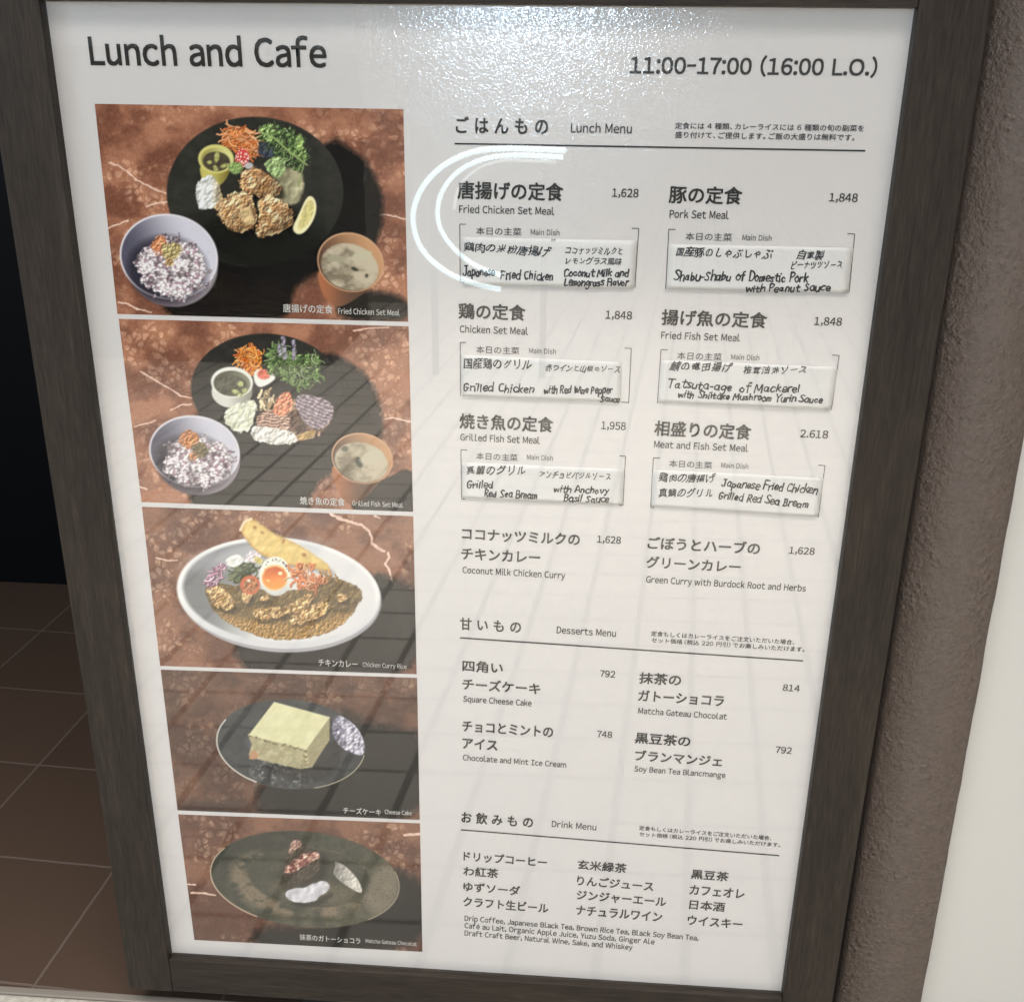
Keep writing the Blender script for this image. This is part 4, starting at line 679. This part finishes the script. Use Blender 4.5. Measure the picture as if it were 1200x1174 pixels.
for k, (cn, fn) in enumerate(zip(PHOTOS, PAINT)):
    P = Picture(cn, NU, NV, 11 + k * 37); fn(P)
    img = lin(np.clip(P.img, 0, 255)) * PRINT_GAIN; img = np.clip(img, .004, .9)
    u, v = np.meshgrid(np.linspace(0, 1, NU), np.linspace(0, 1, NV))
    tl, tr_, bl, br = [at(*c) for c in cn]
    XYZ = ((1 - v)[..., None] * ((1 - u)[..., None] * tl + u[..., None] * tr_) + v[..., None] * ((1 - u)[..., None] * bl + u[..., None] * br)); XYZ[..., 1] = -.00015
    idx = np.arange(NU * NV).reshape(NV, NU); quads = np.stack([idx[1:, :-1], idx[1:, 1:], idx[:-1, 1:], idx[:-1, :-1]], -1).reshape(-1, 4); sg = P.seg[:-1, :-1].ravel()
    flat = XYZ.reshape(-1, 3); colr = np.concatenate([img.reshape(-1, 3), np.ones((NU * NV, 1))], 1)
    root = None
    for i, nm in enumerate(P.names):
        q = quads[sg == i]
        if len(q) < 12 and i: continue
        used, inv = np.unique(q, return_inverse=True)
        o = np_mesh('food_photograph' if i == 0 else nm, flat[used], inv.reshape(-1, 4), PRINT, poster if i == 0 else root, LAB[k] if i == 0 else None)
        at_ = o.data.color_attributes.new('print', 'FLOAT_COLOR', 'POINT'); at_.data.foreach_set('color', colr[used].astype(np.float32).ravel())
        if i == 0: root = o
    F = Flat()
    for (t, x0, x1, y, h) in CAPS[k]: write(F, t, x0, x1, y, h, bold=.006 if len(t) > 12 else .012, y1=y + (.030 + k * .009) * (x1 - x0))
    F.build('caption', WHITE_INK, root)

RULES = [((533, 168.6), (1014, 177), .0013), ((539, 747), (941, 774), .0015), ((540.4, 971.7), (913.3, 1002), .0015)]; ri = 0
def lines(name, ts, m, parent):
    F = Flat()
    for t in ts: write(F, t[0], *t[1:5], bold=t[5])
    return F.build(name, m, parent)
def is_price(t): return all(c in '0123456789,.' for c in t)
for nm, ts in MENU:
    if len(ts) == 1: lines(nm, ts, INK, poster); continue
    main = [t for t in ts if not t[0].isascii() and 'é' not in t[0] and t[4] > 9]; note = [t for t in ts if not t[0].isascii() and 'é' not in t[0] and t[4] <= 9]
    eng = [t for t in ts if t not in main and t not in note and not is_price(t[0])]; pr = [t for t in ts if is_price(t[0])]
    if nm == 'drink_list':
        for lo, hi in ((0, 600), (800, 900)): lines(nm, [t for t in main if lo < t[1] < hi], INK, poster)
        main = [t for t in main if 600 < t[1] < 800]
    o = lines(nm, main, INK, poster)
    if eng: lines('translation', eng, INK, o)
    if pr: lines('price', pr, INK, o)
    if note: lines('footnote', note, INK, o)
    if nm == 'section_heading':
        p, q, w = RULES[ri]; ri += 1; F = Flat(); F.bar(at(*p), at(*q), w, -.0004); F.build('underline', INK, o)
for jp, en, lf, rt in BRK:
    for pts in (rt, lf):
        F = Flat(); q = [at(*p) for p in pts if p]
        for a, b in zip(q[:-1], q[1:]): F.bar(a, b, .0007, -.0004)
        o = F.build('bracket', INK_SOFT, poster)
    F = Flat(); write(F, '本日の主菜', *jp, bold=.010); write(F, 'Main Dish', *en, bold=.008); F.build('dish_heading', INK_SOFT, o)

# ---------- HANDWRITTEN SLIPS, lying between print and pane ----------
for lab, cn, jp, en in SLIPS:
    YT, YB = -.0004, -.0021
    tl, tr_, br, bl = at(*cn[0], YT), at(*cn[1], YT), at(*cn[2], YB), at(*cn[3], YB); n, m_ = 24, 10; zt = (tl[2] + tr_[2]) / 2; zb = (bl[2] + br[2]) / 2
    wv = random.uniform(0, 6)
    def surf(X, Z, zt=zt, zb=zb, xa=tl[0], xb=tr_[0], wv=wv):
        t = np.clip((zt - Z) / (zt - zb), -.1, 1.1); u = (X - xa) / (xb - xa); return YT + (YB - YT) * t ** 1.5 - .0003 * np.sin(u * math.pi) * t + .0002 * np.sin(u * 5 + wv)
    V = []; 
    for side in (0, 1):
        for j in range(m_ + 1):
            for i in range(n + 1):
                u, t = i / n, j / m_; p = (1 - t) * ((1 - u) * tl + u * tr_) + t * ((1 - u) * bl + u * br); p[1] = surf(p[0], p[2]) + side * .00012; V.append(p)
    B = (n + 1) * (m_ + 1); Q = []
    for j in range(m_):
        for i in range(n): a = j * (n + 1) + i; Q.append((a + n + 1, a + n + 2, a + 1, a)); Q.append((B + a, B + a + 1, B + a + n + 2, B + a + n + 1))
    ring = [i for i in range(n + 1)] + [j * (n + 1) + n for j in range(1, m_ + 1)] + [m_ * (n + 1) + i for i in range(n - 1, -1, -1)] + [j * (n + 1) for j in range(m_ - 1, 0, -1)]
    for a, b in zip(ring, ring[1:] + ring[:1]): Q.append((a, b, B + b, B + a))
    o = thing(np_mesh('paper_slip', V, Q, SLIP), lab, 'paper slip', 'handwritten slips on the menu')
    for p in o.data.polygons: p.use_smooth = abs(p.normal.y) > .7
    F = Flat(); ym = (YT + YB) / 2
    for (t, x0, x1, y, h, y1) in jp: write(F, t, x0, x1, y, h, Y=YT + (YB - YT) * .25, bold=.019, hand=1, y1=y1, surf=surf)
    for (t, x0, x1, y, h, y1) in en: scrawl(F, t, x0, x1, y, h, YT + (YB - YT) * .6, surf, y1)
    F.build('handwriting', PEN, o)

# ---------- WHAT THE PANE MIRRORS: lit loop and counter across the walkway ----------
def tube(name, pts, r, m, parent=None):
    p = np.array(pts, float); n = len(p); t = np.linspace(0, n - 1, (n - 1) * 6 + 1); i = np.clip(t.astype(int), 0, n - 2); f = (t - i)[:, None]
    a0 = p[np.clip(i - 1, 0, n - 1)]; a1 = p[i]; a2 = p[i + 1]; a3 = p[np.clip(i + 2, 0, n - 1)]
    q = .5 * (2 * a1 + (a2 - a0) * f + (2 * a0 - 5 * a1 + 4 * a2 - a3) * f ** 2 + (3 * a1 - a0 - 3 * a2 + a3) * f ** 3)
    d = np.gradient(q, axis=0); d /= np.linalg.norm(d, axis=1, keepdims=True); nn = np.cross(d, (0, 1, 0)); nn /= np.linalg.norm(nn, axis=1, keepdims=True); k = 8
    V = np.concatenate([q + r * (math.cos(a) * nn + math.sin(a) * np.array([0, 1, 0])) for a in np.arange(k) * 2 * math.pi / k]); m_ = len(q)
    F = [(a * m_ + j, a * m_ + j + 1, ((a + 1) % k) * m_ + j + 1, ((a + 1) % k) * m_ + j) for a in range(k) for j in range(m_ - 1)]
    return np_mesh(name, V, F, m, parent)
YL = -3.0
led = empty('loop_light', tuple(mirrored(600, 338, Y=YL) * np.array([1, 1, 0])), 'loop of glowing white light tubes mirrored in the clear pane', 'light')
tube('light_tube', [mirrored(x, y, Y=YL) for x, y in ((663, 176), (625, 174.5), (590, 174), (555, 178), (520, 194), (496, 219), (485, 248), (488, 276), (500, 298), (524, 318), (555, 331), (587, 338.5))], .0098, LED, led)
tube('light_tube', [mirrored(x, y, Y=YL) for x, y in ((660, 184), (628, 182.5), (598, 182), (565, 187), (535, 203), (517, 228), (513.5, 254), (521, 276), (539, 297), (561, 312), (588, 322))], .0085, LED, led)
tube('light_tube', [mirrored(x, y, Y=YL) for x, y in ((652, 190), (620, 188.5), (592, 188), (566, 195), (546, 209), (536, 226), (533, 245))], .0050, LED_DIM, led)
zb = mirrored(600, 338, Y=YL)[2]
for px in (505, 640): q = mirrored(px, 200, Y=YL + .03); box('post', (q[0] - .012, YL - .045, 0), (q[0] + .012, YL - .02, q[2]), COUNTER, led)
thing(box('counter', (-2.6, -3.9, -.003), (mirrored(391, 425, Z=0)[0], -3.12, 1.15), COUNTER, bevel=.01), 'dark counter front across the walkway mirrored in the pane', 'counter')
q0 = mirrored(428, 352, Z=0); q1 = mirrored(474, 352, Z=0)
thing(box('pillar', (q0[0], q0[1] - .35, -.003), (q1[0], q0[1], 2.7), PALE, bevel=.008), 'pale pillar across the walkway mirrored beside the dark counter', 'pillar')
